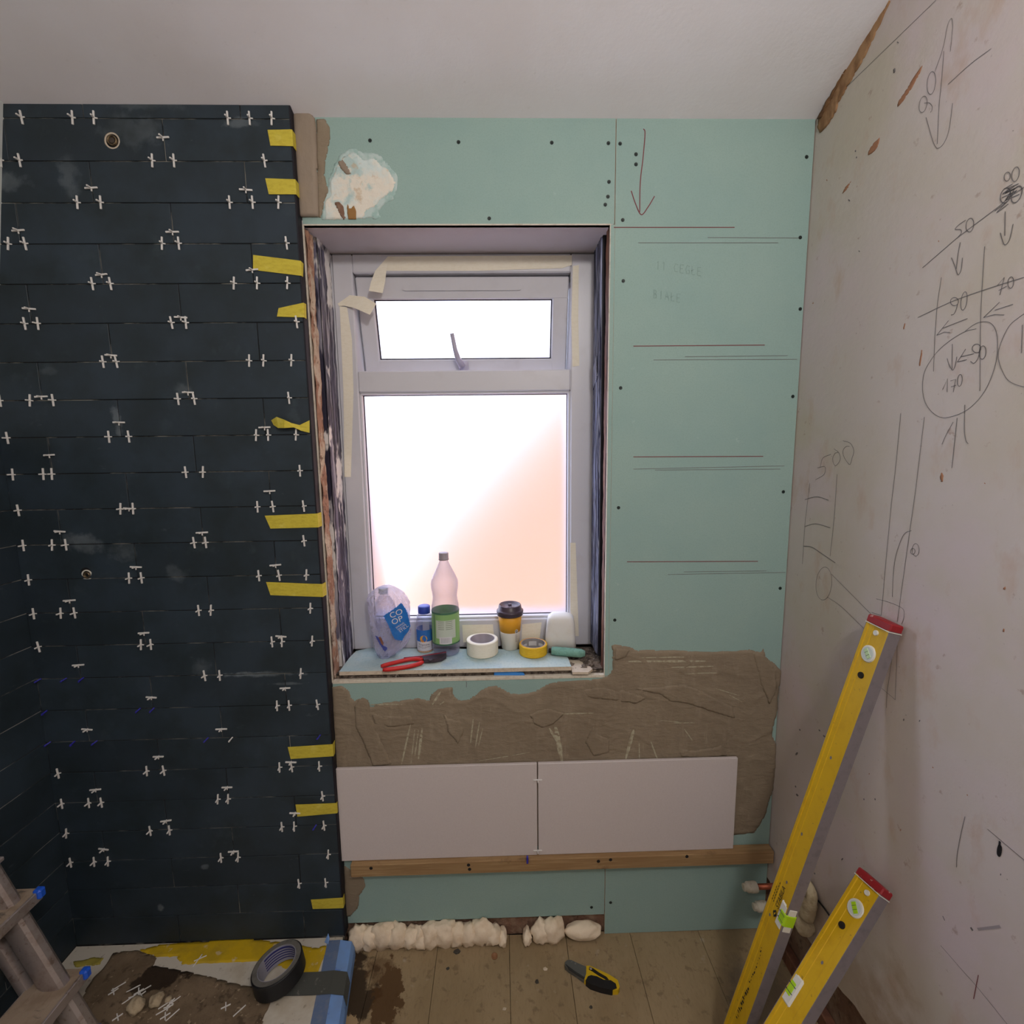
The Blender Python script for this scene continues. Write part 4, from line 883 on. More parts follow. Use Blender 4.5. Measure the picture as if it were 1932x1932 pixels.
def on_bag(x, y, off=.004):
    h = (1665 - y) * UZ * .97; xc, yc, r = bag_c(h); X = Pb[0] + (x - 292) * UZ; s = max(-.97, min(.97, (X - xc) / r)); return Vector((X, yc - min(r * .62, .036) * math.sqrt(1 - s * s) * 1.08 - off, SILL + .001 + h))
def bag_patch(poly, mat, nm, cell=14, off=.0095):
    return patch([Vector(p) for p in poly], lambda x, y, h: on_bag(x, y, off + max(h, 0) + .0008 * noise.noise(Vector((x * .02, y * .02, 0)))), cell, lambda x, y, d: .0004).obj(nm, mat, t)
M_bagblue = mk('bag_label_blue', (36, 112, 190), .4, [(40, (1,1,1), .5, .7, (28,92,170), .7)])
lb = bag_patch([(332,1003),(450,930),(560,852),(600,930),(625,1000),(665,1195),(640,1260),(600,1300),(568,1365),(475,1335),(440,1250),(400,1140)], M_bagblue, 'blue_label')
bag_patch([(200,1285),(260,1300),(330,1420),(375,1440),(372,1475),(335,1508),(300,1450)], mk('bag_label_violet', (74, 86, 166), .45), 'side_label')
bag_patch([(258,1300),(290,1285),(330,1370),(322,1410),(300,1390)], mk('label_photo', (138, 92, 74), .5), 'label_photo', 10, .0115)
def on_label(body, cx0, cy0, size, rot, nm):
    vs, fs = text_mesh(body, size); q = []
    for x, y, _ in vs:
        X = x * math.cos(rot) - y * math.sin(rot); Y = x * math.sin(rot) + y * math.cos(rot); q.append(on_bag(cx0 + X, cy0 - Y, .0118))
    MB().add(q, fs).obj(nm, M_wlab, lb)
on_label('CO', 498, 985, 108, .30, 'logo_lettering'); on_label('OP', 510, 1078, 108, .30, 'logo_lettering'); on_label('STILL', 588, 1205, 52, .52, 'still_lettering')
on_label('SPRING', 545, 1150, 34, .52, 'small_lettering'); on_label('WATER', 565, 1178, 34, .52, 'small_lettering')
# red cutters
t = thing('tile_cutters', 'red handled tile nippers lying open at the sill edge', 'pliers', zz(780, 1252)); M_red = mk('red_grip', (196, 40, 36), .4, [(40, (1,1,1), .55, .7, (160,30,30), .6)]); M_steel = mk('dark_steel', (78, 66, 72), .45, metallic=.5)
MB().tube(spline([zz(719,1257,SILL+.008), zz(745,1250,SILL+.008), zz(775,1244,SILL+.008), zz(798,1244,SILL+.009)], 5), [.0050]+[.0064]*14+[.0045], 12).obj('grip', M_red, t, True)
MB().tube(spline([zz(722,1264,SILL+.0075), zz(750,1261,SILL+.0075), zz(778,1256,SILL+.0075), zz(799,1249,SILL+.009)], 5), [.0050]+[.0068]*14+[.0045], 12).obj('grip', M_red, t, True)
MB().tube([zz(762,1242,SILL+.010), zz(800,1238,SILL+.013), zz(842,1231,SILL+.014)], .0030, 8).obj('spring_arm', mk('dark_red_arm', (150, 32, 50), .4), t, True)
hd = [zz(u, v, SILL + .003) for u, v in ((797,1243),(812,1240),(826,1238),(842,1234),(842,1242),(834,1247),(820,1250),(800,1251))]
MB().prism(hd, (0, 0, .012)).obj('jaws', M_steel, t); p = zz(812, 1246, SILL + .015); MB().lathe([(.006, 0), (.006, .002), (.004, .003), (0, .003)], p, 14).obj('pivot', M_steel, t, True)
MB().bbox((P0y[0] - .285, .176, SILL), (P0y[0] - .262, .190, SILL + .006), .002).obj('peg', M_black); tag(bpy.data.objects['peg'], 'tiny black clip behind the juice bottle', 'clip')

# ------------------------------------------------------------------ spirit levels
M_yel = mk('level_yellow_paint', (214, 172, 26), .5, [(30, (1,1,1), .5, .68, (198,154,20), .6), (90, (1,1,1), .68, .74, (150,120,50), .8)], (140, (1,1,1), .08, .002)); M_grey = mk('level_edge', (124, 116, 118), .6, [(50, (1,1,1), .5, .7, (104,98,100), .6)])
M_redcap = mk('red_end_cap', (150, 34, 40), .5, [(70, (1,1,1), .62, .68, (220,190,180), .8)]); M_vialw = mk('vial_housing', (222, 220, 210), .5); M_lime = mk('lime_vial', (172, 214, 40), .2); M_pale = mk('pale_vial', (206, 214, 206), .2)
def level(label_, Bm, Tp, phi, marks):
    Bm = Vector(Bm); Tp = Vector(Tp); d = (Tp - Bm).normalized(); Ln = (Tp - Bm).length
    n0 = Vector((-1, 0, 0)); n0 = (n0 - d * n0.dot(d)).normalized(); mm = d.cross(n0); n = (n0 * math.cos(phi) + mm * math.sin(phi)).normalized(); a = n.cross(d)
    if a.y > 0: a = -a
    R = Matrix(((a.x, n.x, d.x, Bm.x), (a.y, n.y, d.y, Bm.y), (a.z, n.z, d.z, Bm.z), (0, 0, 0, 1)))
    t = thing('spirit_level', label_, 'spirit level', (Bm.x, Bm.y, 0))
    W, T2 = .0325, .0138
    prof = [(-W+.0015,-T2),(-.0245,-T2),(-.0235,-T2+.002),(-.012,-T2+.002),(-.011,-T2+.003),(.011,-T2+.003),(.012,-T2+.002),(.0235,-T2+.002),(.0245,-T2),(W-.0015,-T2)]
    prof = prof + [(x, -y) for x, y in reversed(prof)]
    MB().prism([R @ Vector((x, y, .014)) for x, y in prof], R.to_3x3() @ Vector((0, 0, Ln - .030))).obj('body', M_yel, t)
    for s in (-1, 1): MB().bbox((min(s*W, s*(W-.0016)), -T2-.0002, .014), (max(s*W, s*(W-.0016)), T2+.0002, Ln - .016), .0006, R).obj('milled_edge', M_grey, t)
    for z0, z1 in ((0.0, .016), (Ln - .018, Ln)):
        c_ = MB().bbox((-W-.0012, -T2-.0012, z0), (W+.0012, T2+.0012, z1), .0025, R).obj('end_cap', M_redcap, t); MB().bbox((-W-.0002, -T2-.0003, z0 - (0 if z0 else -.0158)), (W+.0002, T2+.0003, z0 + (.0012 if z0 else .0180)), .0005, R).obj('cap_seam', M_vialw, c_) if not z0 else MB().bbox((-W-.0014, -T2-.0014, z0 - .0018), (W+.0014, T2+.0014, z0), .0006, R).obj('cap_seam', M_vialw, c_)
    Rn = R @ Matrix.Rotation(math.radians(-90), 4, 'X')          # local z -> +n
    def disc_(x, z, rad, mat, nm, h0=.0, h1=.0015, inner=0.0, par=t):
        pr_ = [(inner, h1), (rad, h1), (rad, h0)] if inner else [(0, h1), (rad * .9, h1), (rad, h1 * .5), (rad, h0)]
        M3 = Matrix(((a.x, -d.x, n.x), (a.y, -d.y, n.y), (a.z, -d.z, n.z)))
        return MB().lathe(pr_, R @ Vector((x, T2 - .003, z)), 28, M3).obj(nm, mat, par)
    for kind, x, z in marks:
        z = Ln - z
        if kind == 'vial':
            v_ = disc_(x, z, .0195, M_vialw, 'vial_housing', 0, .0036); disc_(x, z, .0165, M_pale, 'vial_lens', 0, .0040, par=v_)
            Rv = R @ Matrix.Translation((x, T2 + .001, z)) @ Matrix.Rotation(.75, 4, 'Y'); MB().bbox((-.0115, -.0006, -.0052), (.0115, .0010, .0052), .0009, Rv).obj('vial', M_lime if 'short' in label_ else mk('vial_fluid', (196, 220, 170), .2), v_)
            for dx in (-.004, .004): MB().bbox((dx - .0004, .0010, -.0052), (dx + .0004, .0013, .0052), .0001, Rv).obj('vial_line', M_ink, v_)
        elif kind == 'stud': disc_(x, z, .0062, M_vialw, 'stud', 0, .0034)
        elif kind == 'hole': disc_(x, z, .0075, M_dark, 'hang_hole', 0, .0033); 
        elif kind in ('edge', 'edge2'):
            s = 1 if kind == 'edge' else -1; lo = (.004, -T2 - .0008, z - .036) if s > 0 else (-W - .0012, -T2 - .0008, z - .036); hi = (W + .0012, T2 + .0008, z + .036) if s > 0 else (-.004, T2 + .0008, z + .036)
            h_ = MB().bbox(lo, hi, .006, R).obj('vial_housing', M_vialw, t); xm_ = (lo[0] + hi[0]) / 2 + s * .003
            MB().bbox((xm_ - .0095, -T2 - .0012, z - .018), (hi[0] + .0012 if s > 0 else xm_ + .0095, T2 + .0022, z + .018) if s > 0 else (xm_ + .0095, T2 + .0022, z + .018), .004, R).obj('vial', M_lime, h_)
            for dz_ in (-.008, .008): MB().bbox((xm_ - .0097, -T2, z + dz_ - .0007), (xm_ + .0097, T2 + .0025, z + dz_ + .0007), .0003, R).obj('vial_line', M_ink, h_)
        elif kind == 'logo':
            vs, fs = text_mesh('STABILA', .0165); q = [R @ Vector((x - yy, T2 - .0012, z + xx)) for xx, yy, _ in vs]   # reads along the level
            MB().add(q, fs).obj('lettering', M_black, t)
            dm = [R @ Vector((x + yy, T2 - .0012, z - .047 + xx)) for xx, yy in ((-.010, 0), (0, .0075), (.010, 0), (0, -.0075))]; lg = MB().add(dm, [(0, 1, 2, 3)]).obj('diamond_logo', M_black, t)
            MB().add([R @ Vector((x + yy, T2 - .0010, z - .047 + xx)) for xx, yy in ((-.005, -.001), (.001, .0022), (.005, .001), (-.001, -.0022))], [(0, 1, 2, 3)]).obj('logo_slash', M_yel, lg)
            sp = MB()
            for i in range(2):
                for k_ in range(7 - i * 2): sp.add([R @ Vector((x - .015 - .006 * i + dx, T2 - .0012, z - .03 + k_ * .0085 + dz_)) for dx, dz_ in ((-.0009, 0), (.0009, 0), (.0009, .0055), (-.0009, .0055))], [(0, 1, 2, 3)])
            sp.obj('small_print', M_black, t)
        elif kind == 'smudge':
            sp = MB(); rs = random.Random(3)
            for k_ in range(26):
                zc = z - .11 + k_ * .0085; xc = x + rs.uniform(-.003, .003); w_ = rs.uniform(.0006, .0035) * (1.4 if k_ < 12 else .6); l_ = rs.uniform(.001, .004)
                sp.add([R @ Vector((xc + dx, T2 - .0012, zc + dz_)) for dx, dz_ in ((-w_, -l_), (w_, -l_ * .4), (w_ * .7, l_), (-w_ * .8, l_ * .8))], [(0, 1, 2, 3)])
            sp.obj('worn_print', M_black, t)
        elif kind == 'chip':
            sp = MB(); sp.add([R @ Vector((x + .003 * math.cos(q), T2 - .0012, z + .0042 * math.sin(q))) for q in np.linspace(0, 2*math.pi, 8)[:-1]], [tuple(range(7))]); sp.obj('paint_chip', M_grey, t)
    return t
level('long yellow spirit level with red end cap leaning on the right wall', (1.092, -.345, .004), (1.4005, -.367, 1.25), 0.0,
      [('stud', 0, .034), ('vial', 0, .085), ('hole', 0, .138), ('edge', 0, .765), ('logo', .0, .735), ('smudge', 0, .99), ('chip', -.004, .56), ('chip', .002, .69), ('chip', -.012, .80), ('chip', .0, .35)])
level('short yellow spirit level leaning low on the right wall', (.905, -.548, .006), (1.392, -.415, .642), .12,
      [('stud', .008, .034), ('vial', .004, .078), ('hole', -.002, .128), ('edge2', 0, .315), ('chip', .004, .22), ('chip', .012, .47)])

# ------------------------------------------------------------------ shower tray corner
TZ = 0.062
M_tray = mk('white_tray', (206, 200, 186), .6, [(9, (1,1,1), .5, .66, (182,170,148), .7), (50, (1,1,1), .62, .70, (120,106,88), .6)], (60, (1,1,1), .2, .002))
M_mud = mk('muddy_cardboard', (128, 110, 88), .95, [(12, (1,1,1), .42, .62, (104,88,68), .8), (40, (1,1,1), .56, .66, (78,66,50), .8), (70, (1,1,1), .64, .7, (176,158,132), .7),
           ('spot', tuple(onZ(310, 1842, .064)), (.075, .06, 1), .14, (46,34,22), .95, 14)], (70, (1,1,1), .6, .006))
M_ysheet = mk('yellow_sheet_tape', (206, 172, 24), .7, [(12, (1,1,1), .42, .6, (182,154,40), .8), (30, (1,1,1), .62, .68, (206,186,150), .8)], (50, (1,1,1), .4, .003))
M_bluep = mk('blue_edge_tape', (120, 160, 220), .7, [(14, (1,1,1), .45, .65, (120,150,196), .7), (40, (1,1,1), .62, .7, (70,110,190), .7)])
M_bluegrey = mk('blue_grey_tape', (98, 118, 152), .8, [(30, (1,1,1), .5, .65, (120,130,150), .7)])
M_gaffer = mk('grey_gaffer_tape', (78, 80, 76), .85, [(40, (1,1,1), .6, .68, (140,138,130), .7)], (60, (1,1,1), .3, .003))
ex = lambda y: -0.004 + 0.155 * (-y)                                   # right edge of the tray runs slightly askew
tray = thing('shower_tray', 'white shower tray at the foot of the dark tiles, covered in tape and mud', 'shower tray', (-.4, -.45, 0))
MB().prism([(-.861, -.0015, .0), (-.861, -1.0, .0), (ex(-1.0), -1.0, .0), (ex(-.0015), -.0015, .0)], (0, 0, TZ)).obj('tray_body', M_tray, tray)
def on_tray(name, mat, px, label=None, cat=None, th=.0012, cell=.008, jit=.003, z=TZ, parent=None, bumpy=.6, kind=None):
    P = [onZ(u, v, z) for u, v in px]
    o = patch([(p[0], p[1]) for p in P], lambda x, y, h: (x, y, z + .0006 + h), cell, lambda x, y, d: th * (min(1, d / .01 + .4) + bumpy * noise.noise(Vector((x * 30, y * 30, th * 999)))), jit).obj(name, mat, parent, True)
    if label: tag(o, label, cat, None, kind)
    return o
on_tray('tape_sheet', M_ysheet, [(262,1793),(300,1783),(345,1779),(420,1774),(470,1771),(540,1779),(598,1789),(612,1783),(618,1786),(604,1832),(588,1850),(575,1842),(545,1830),(500,1813),(440,1816),(380,1818),(345,1822),(332,1806),(300,1808)], 'bright yellow tape sheet along the back edge of the shower tray', 'tape', .0012)
card = on_tray('cardboard_sheet', M_mud, [(214,1798),(232,1796),(262,1795),(296,1806),(290,1823),(330,1829),(400,1845),(460,1860),(510,1868),(514,1882),(492,1940),(300,1985),(140,1985),(150,1900),(165,1860),(192,1830),(204,1814)], 'mud-covered brown cardboard sheet on the shower tray', 'cardboard', .0035, .009, .003)
on_tray('tape_scrap', mk('olive_tape', (164, 152, 66), .8), [(138,1815),(160,1811),(182,1806),(196,1808),(188,1822),(165,1822),(142,1826)], 'crumpled olive tape scrap beside the ladder on the tray', 'tape', .004, .005, .003, bumpy=1.2)
# blue tape over the tray edge, in two lengths either side of the grey tape
def edge_strip(y0, y1, label):
    t = thing('edge_tape', label, 'tape', (ex((y0 + y1) / 2), (y0 + y1) / 2, TZ))
    prf = [(-.048, TZ + .0006), (-.006, TZ + .0016)], [(-.006, TZ + .0016), (.030, TZ - .006), (.038, .034), (.039, .004)]
    for pts, mt, nm in ((prf[0], M_bluegrey, 'top_flange'), (prf[1], M_bluep, 'outer_flange')):
        vs = []; n = len(pts); N_ = 8
        for i in range(N_ + 1):
            y = y0 + (y1 - y0) * i / N_
            for q in (0, 1):
                for dx, z in pts: vs.append((ex(y) + dx + q * .0008 + .0012 * noise.noise(Vector((y * 30, dx * 90, 0))), y, z + q * .0008))
        fs = []
        for i in range(N_):
            for j in range(n - 1):
                a_ = i*2*n + j; fs += [(a_, a_+1, a_+1+2*n, a_+2*n), (a_+n, a_+2*n+n, a_+2*n+n+1, a_+n+1)]
        MB().add(vs, fs).obj(nm, mt, t)
yb0 = onZ(650, 1782, .05)[1]; 
edge_strip(-.012, -.62, 'blue protective tape folded over the right edge of the shower tray')
gp_ = [(-.150, TZ + .0032), (-.060, TZ + .0030), (-.008, TZ + .0042), (.031, TZ - .0030), (.0405, .036)]; vs = []; fs = []; n = len(gp_); N_ = 6
for i in range(N_ + 1):
    for q in (0, 1):
        for k_, (dx, z) in enumerate(gp_):
            y = -.106 - .062 * i / N_ - .004 * noise.noise(Vector((k_ * 3.1, i * 9, 2))) - (.012 if k_ == n - 1 else 0); vs.append((ex(y) + dx + q * .0008 * (k_ > 2), y, z + q * .0010))
for i in range(N_):
    for j in range(n - 1): a_ = i*2*n + j; fs += [(a_, a_+1, a_+1+2*n, a_+2*n), (a_+n, a_+2*n+n, a_+2*n+n+1, a_+n+1)]
o = MB().add(vs, fs).obj('gaffer_tape', M_gaffer); tag(o, 'dark grey tape strip stuck across the blue tray edge', 'tape')
o = MB().prism([onZ(u, v, TZ + .001) + np.array([0, 0, h]) for u, v, h in ((612,1778,0),(619,1782,0),(622,1776,.012),(620,1772,.022))], (.0006, 0, .0003)).obj('paper_scrap', M_bluep); tag(o, 'little upright blue paper scrap at the back of the tray', 'scrap')
# black tape roll, leaning a little
Rt = Matrix.Rotation(math.radians(-3), 3, 'X') @ Matrix.Rotation(math.radians(-11), 3, 'Y')
c = Vector(onZ(530, 1846, TZ + .012))
R_, r_, h_ = .071, .052, .050
core, t = roll('black_tape_roll', 'thick black tape roll with blue printed core on the tray', (c.x, c.y, TZ + .016), R_, r_, h_, mk('black_tape', (24, 25, 27), .5), mk('black_tape_side', (112, 110, 104), .8, [(60, (1,1,1), .5, .65, (90,88,84), .6)]), mk('white_core', (150, 150, 162), .7), Rt)
b = MB()
for i in range(5):
    q = []
    for k_ in range(21):
        a_ = .2 + 2.6 * k_ / 20
        for dz in (.009 + i * .0078, .0125 + i * .0078 + (.0022 if i == 4 else 0)): q.append(c.xyz * 0 + Vector((c.x, c.y, TZ + .016)) + Rt @ Vector(((r_ - .0004) * math.cos(a_), (r_ - .0004) * math.sin(a_), dz)))
    b.add(q, [(2*k_, 2*k_+1, 2*k_+3, 2*k_+2) for k_ in range(20)])
b.obj('core_print', mk('core_blue', (38, 40, 110), .6), core)
# mortar lumps and loose spacers
for (u, v, rr_, lab) in ((258,1905,.022,'larger pale mortar lump on the muddy cardboard'), (296,1893,.018,'smaller pale mortar lump on the muddy cardboard'), (318,1888,.008,'tiny mortar crumb beside the pale lumps')):
    p = onZ(u, v, TZ + .004); tag(MB().blob((p[0], p[1], TZ + .003 + rr_ * .7), (rr_, rr_, rr_ * .85), 3, .3, 3, u).obj('mortar_lump', mk('mortar_lump', (182, 166, 138), .95, [(60, (1,1,1), .5, .65, (140,122,98), .7)], (90, (1,1,1), .7, .004)), None, True), lab, 'mortar')
mb = MB(); w = .0014; mb.bbox((-.012, -w, 0), (.012, w, .0028), .0004); mb.bbox((-w, -.012, 0), (w, .012, .0028), .0004); o = mb.obj('s', M_spacer); LSP = o.data; bpy.data.objects.remove(o)
LSX = MB().bbox((-.017, -.0012, 0), (.017, .0012, .0028), .0004).obj('s', M_spacer); LSP2 = LSX.data; bpy.data.objects.remove(LSX)
for nth, (u, v, rz, kd) in enumerate(sorted([(214,1872,.8,0),(224,1862,.7,1),(252,1866,.5,1),(262,1872,.6,0),(256,1880,.4,1),(244,1886,.7,1),(266,1878,.9,0),(272,1868,.6,1),(312,1896,.8,1),(318,1900,.3,0),(322,1893,1.2,0),(328,1890,.9,1),(308,1908,.7,1),(326,1916,.9,1),(312,1918,.6,0),(222,1920,.8,0),(426,1900,.5,0),(452,1908,.9,1),(373,1812,1.3,1),(378,1808,.4,1)])):
    p = onZ(u, v, TZ + .004); s = piece('tile_spacer', LSP2 if kd else LSP, None, (p[0], p[1], TZ + (.0045 if v > 1830 else .0025)), (random.uniform(-.15, .15), random.uniform(-.15, .15), rz)); tag(s, 'loose white spacer dropped on the shower tray, %s from the left' % ORD[nth + 1], 'spacer', 'loose white spacers on the tray')

# ------------------------------------------------------------------ stepladder
M_alu = mk('dusty_aluminium', (178, 168, 164), .38, [(20, (1,1,1), .5, .66, (150,132,118), .7), (70, (1,1,1), .6, .7, (120,100,86), .6)], metallic=.55)
M_tread = mk('dusty_tread', (172, 154, 134), .75, [(20, (1,1,1), .45, .62, (146,126,106), .7), (26, (.5,2,1), .60, .66, (92,86,82), .7)], metallic=.2)
M_cap = mk('blue_step_cap', (34, 92, 214), .45)
lad = thing('step_ladder', 'dusty aluminium step ladder with blue step caps, leaning left', 'ladder', (-.58, -.5, .066))
dl = Vector((-.088, -.005, .25)).normalized()
def stile(y, xoff, mat, h0, h1, w=.038, dpt=.062):
    """rounded box section along the ladder slope"""
    p0 = Vector((-.655 + xoff, y, .25)); a_ = p0 + dl * ((h0 - .25) / dl.z); c_ = p0 + dl * ((h1 - .25) / dl.z)
    u_ = Vector((0, -1, 0)); u_ = (u_ - dl * u_.dot(dl)).normalized(); n_ = dl.cross(u_); sec = []
    for q in range(16):
        th = 2 * math.pi * q / 16; e_ = 3.2; k_ = (abs(math.cos(th)) ** e_ + abs(math.sin(th)) ** e_) ** (-1 / e_); sec.append(u_ * (w / 2 * k_ * math.cos(th)) + n_ * (dpt / 2 * k_ * math.sin(th)))
    return MB().prism([a_ + s for s in sec], c_ - a_)
for y in (-.258, -.70):
    smooth_by_angle(stile(y, -.012, M_alu, .075, .665).obj('front_stile', M_alu, lad), 30); smooth_by_angle(stile(y - .002, -.086, M_alu, .085, .52, .03, .034).obj('rear_leg', M_alu, lad), 30)
for y in (-.258, -.70): smooth_by_angle(stile(y, -.012, M_cap, .0665, .082, .044, .068).obj('foot', M_cap, lad))
for h in (.25, .50):
    cx = -.655 + (-.088 / .25) * (h - .25)
    tr = MB().bbox((cx - .075, -.735, h - .004), (cx + .042, -.222, h), .0018).obj('tread', M_tread, lad)
    MB().bbox((cx + .036, -.735, h - .030), (cx + .0435, -.222, h + .0005), .002).obj('nosing', M_alu, tr); MB().bbox((cx - .078, -.735, h - .024), (cx - .073, -.222, h), .0015).obj('rear_lip', M_alu, tr)
    for k_ in range(5): MB().bbox((cx - .05 + k_ * .016, -.73, h), (cx - .046 + k_ * .016, -.24, h + .0008), .0003).obj('grip_rib', M_tread, tr)
    for y in (-.228, -.730): MB().bbox((cx + .030, y - .010, h - .022), (cx + .052, y + .010, h + .006), .005).obj('corner_cap', M_cap, tr)
MB().bbox((-.835, -.70, .62), (-.74, -.258, .632), .003).obj('top_step', M_alu, lad)

# ------------------------------------------------------------------ foam bead along the foot of the wall
fm = thing('expanding_foam', 'lumpy cream expanding foam bead under the green board', 'foam', (.4, .012, 0))
for i, (u, v, w, h) in enumerate([(676,1765,28,22),(697,1762,26,20),(722,1762,34,24),(748,1757,30,22),(775,1757,26,18),(792,1754,22,18),(813,1753,30,22),(838,1751,36,24),(862,1750,24,20),(884,1751,28,20),(908,1751,36,24),(930,1747,22,18),(948,1742,14,12),(994,1745,12,12),(1022,1743,26,20),(1043,1742,34,24)]):
    p = onY(u, v, .014); MB().blob((p[0], .016, h / 490 * .84), (w / 490 * .60, .026, h / 490 * .96), 3, .34, 4.2, i * 1.9).obj('foam_lump', M_foam, fm, True)
p = onY(1101, 1741, .012); tag(MB().blob((p[0], .016, .034), (.062, .026, .0285), 4, .14, 2.4, 44).obj('foam_plug', M_foam, None, True), 'single fat foam plug in the notch of the green board', 'foam')

# ------------------------------------------------------------------ utility knife on the floor
ka = Vector(onZ(1065, 1822, .009)); kb = Vector(onZ(1169, 1866, .009)); kd = (kb - ka); KL = kd.length; kd.normalize(); kn = Vector((0, 0, 1)).cross(kd)
RK = Matrix(((kd.x, kn.x, 0, ka.x), (kd.y, kn.y, 0, ka.y), (0, 0, 1, 0), (0, 0, 0, 1)))
t = thing('utility_knife', 'grey nosed utility knife with yellow and black handle on the floor', 'knife', (ka.x, ka.y, 0))
def kp(pts, z0, z1, mat, nm): return MB().prism([RK @ Vector((x * KL, y * KL, z0)) for x, y in pts], (0, 0, z1 - z0)).obj(nm, mat, t)
kp([(0,.03),(.03,.085),(.10,.11),(.20,.105),(.42,.10),(.42,-.11),(.34,-.105),(.22,-.075),(.10,-.055),(.02,-.03)], .002, .016, mk('grey_die_cast', (104, 106, 104), .45, [(60, (1,1,1), .6, .68, (150,150,148), .7)], metallic=.4), 'nose')
kp([(.02,.0),(.20,-.05),(.40,-.085),(.40,-.12),(.34,-.115),(.10,-.07)], .0165, .0175, mk('knife_dark_slot', (46, 46, 46), .5), 'blade_slot')  # dark grey plate laid on the nose as the blade slot
kp([(.38,.11),(.44,.135),(.60,.13),(.80,.12),(.95,.09),(1.0,.0),(.985,-.06),(.90,-.10),(.70,-.125),(.52,-.14),(.40,-.12),(.41,-.02)], .0, .018, mk('knife_yellow', (212, 176, 24), .45), 'handle')
kp([(.50,-.02),(.60,.0),(.72,-.01),(.84,.03),(.93,.01),(.96,-.05),(.88,-.115),(.70,-.15),(.52,-.165),(.43,-.14),(.45,-.06)], .0005, .0205, mk('knife_grip', (26, 25, 26), .7), 'rubber_grip')
kp([(.44,.10),(.50,.105),(.62,.075),(.76,.055),(.80,.03),(.76,.015),(.62,.03),(.50,.055),(.44,.06)], .0182, .0205, mk('slide_black', (30, 26, 24), .5), 'slide')
MB().lathe([(.004, .0205), (.004, .0222), (.0028, .023), (0, .023)], RK @ Vector((.47 * KL, .08 * KL, 0)), 12).obj('screw', M_alu, t, True)
# bits on the floor
p = onZ(933, 1805, 0); tag(MB().lathe([(.010, .0), (.0105, .004), (.0085, .0045), (.008, .001), (0, .001)], p, 20).obj('floor_plug', mk('brown_plug', (150, 108, 76), .7), None, True), 'small brown round plug lying on the floorboards', 'plug')
for u, v, s, mt, lab in ((862,1797,.012,'dark','dark grey chip on the floorboards under the window'), (1028,1829,.007,'pale','small pale crumb left of the knife nose'), (1013,1853,.008,'dark','dark spot standing for a floor hole left of the knife'), (845,1828,.006,'dark','tiny dark crumb on the floor below the white tile'), (1115,1901,.006,'dark','tiny dark splinter below the knife'), (952,1904,.006,'pale','tiny pale crumb by the floor joint')):  # the dark spot left of the knife stands in for a hole
    p = onZ(u, v, 0); tag(MB().blob((p[0], p[1], s * .22), (s, s * .8, s * .3), 1, .5, 4, u).obj('floor_crumb', mk('crumb_' + mt, (70, 66, 60) if mt == 'dark' else (206, 190, 166), .9)), lab, 'debris')

# ------------------------------------------------------------------ pipes in the right corner
M_cop = mk('copper_pipe', (168, 92, 66), .4, [(40, (1,1,1), .5, .65, (120,62,46), .7)], metallic=.6); M_pcap = mk('white_stop_end', (206, 200, 182), .6, [(60, (1,1,1), .55, .66, (176,164,140), .6)])
for (u, v, lab, x1) in ((1402, 1674, 'upper copper pipe stub with white stop end in the corner', 1.44), (1421, 1711, 'lower copper pipe stub with white stop end in the corner', 1.44)):
    p = onY(u, v, -.035); x0 = p[0]; z = p[2]; Mt = Matrix.Rotation(math.radians(90), 3, 'Y'); t = thing('pipe_stub', lab, 'pipe', (x0, -.035, z))
    MB().tube([(x0 + .03, -.035, z), (x1, -.035, z)], .0085, 16).obj('pipe', M_cop, t, True)
    smooth_by_angle(MB().lathe([(0, 0), (.0095, 0), (.0115, .002), (.0115, .010), (.0135, .011), (.0155, .014), (.0155, .024), (.0165, .025), (.0165, .040), (.015, .044), (.009, .045)], (x0, -.035, z), 24, Mt).obj('stop_end', M_pcap, t))
M_lump = mk('yellowed_foam', (190, 176, 146), .9, [(40, (1,1,1), .5, .65, (160,142,110), .7)], (80, (1,1,1), .6, .006))
t = thing('insulated_pipe', 'foam wrapped bent pipe in the right corner behind the long level', 'pipe', (1.40, -.16, .24))
pp = [onX(u, v, x) for u, v, x in ((1512,1655,1.395),(1526,1672,1.398),(1532,1692,1.40),(1527,1712,1.40),(1521,1728,1.40))]
MB().tube(spline(pp, 5), [.013]*8+[.014]*5+[.018]*4+[.02]*4, 14).obj('foam_sleeve', M_lump, t, True)
q = onX(1518, 1742, 1.405); MB().blob((q[0] - .003, q[1], q[2]), (.026, .030, .030), 3, .3, 3, 8).obj('foam_lump', M_lump, t, True)
q = onX(1516, 1703, 1.408); MB().bbox((q[0] - .004, q[1] - .010, q[2] - .012), (q[0] + .01, q[1] + .010, q[2] + .012), .002).obj('brown_hole_block', M_brownwood, t)  # brown block stands in for the square hole by the pipe
cb_ = [onX(u, v, XR - .004) for u, v in ((1524,1661),(1537,1678),(1541,1695),(1556,1715),(1575,1743),(1590,1775))]
tag(MB().tube(spline(cb_, 4), .0022, 8).obj('cable', M_black, None, True), 'thin dark cable running down the right wall between the levels', 'cable')

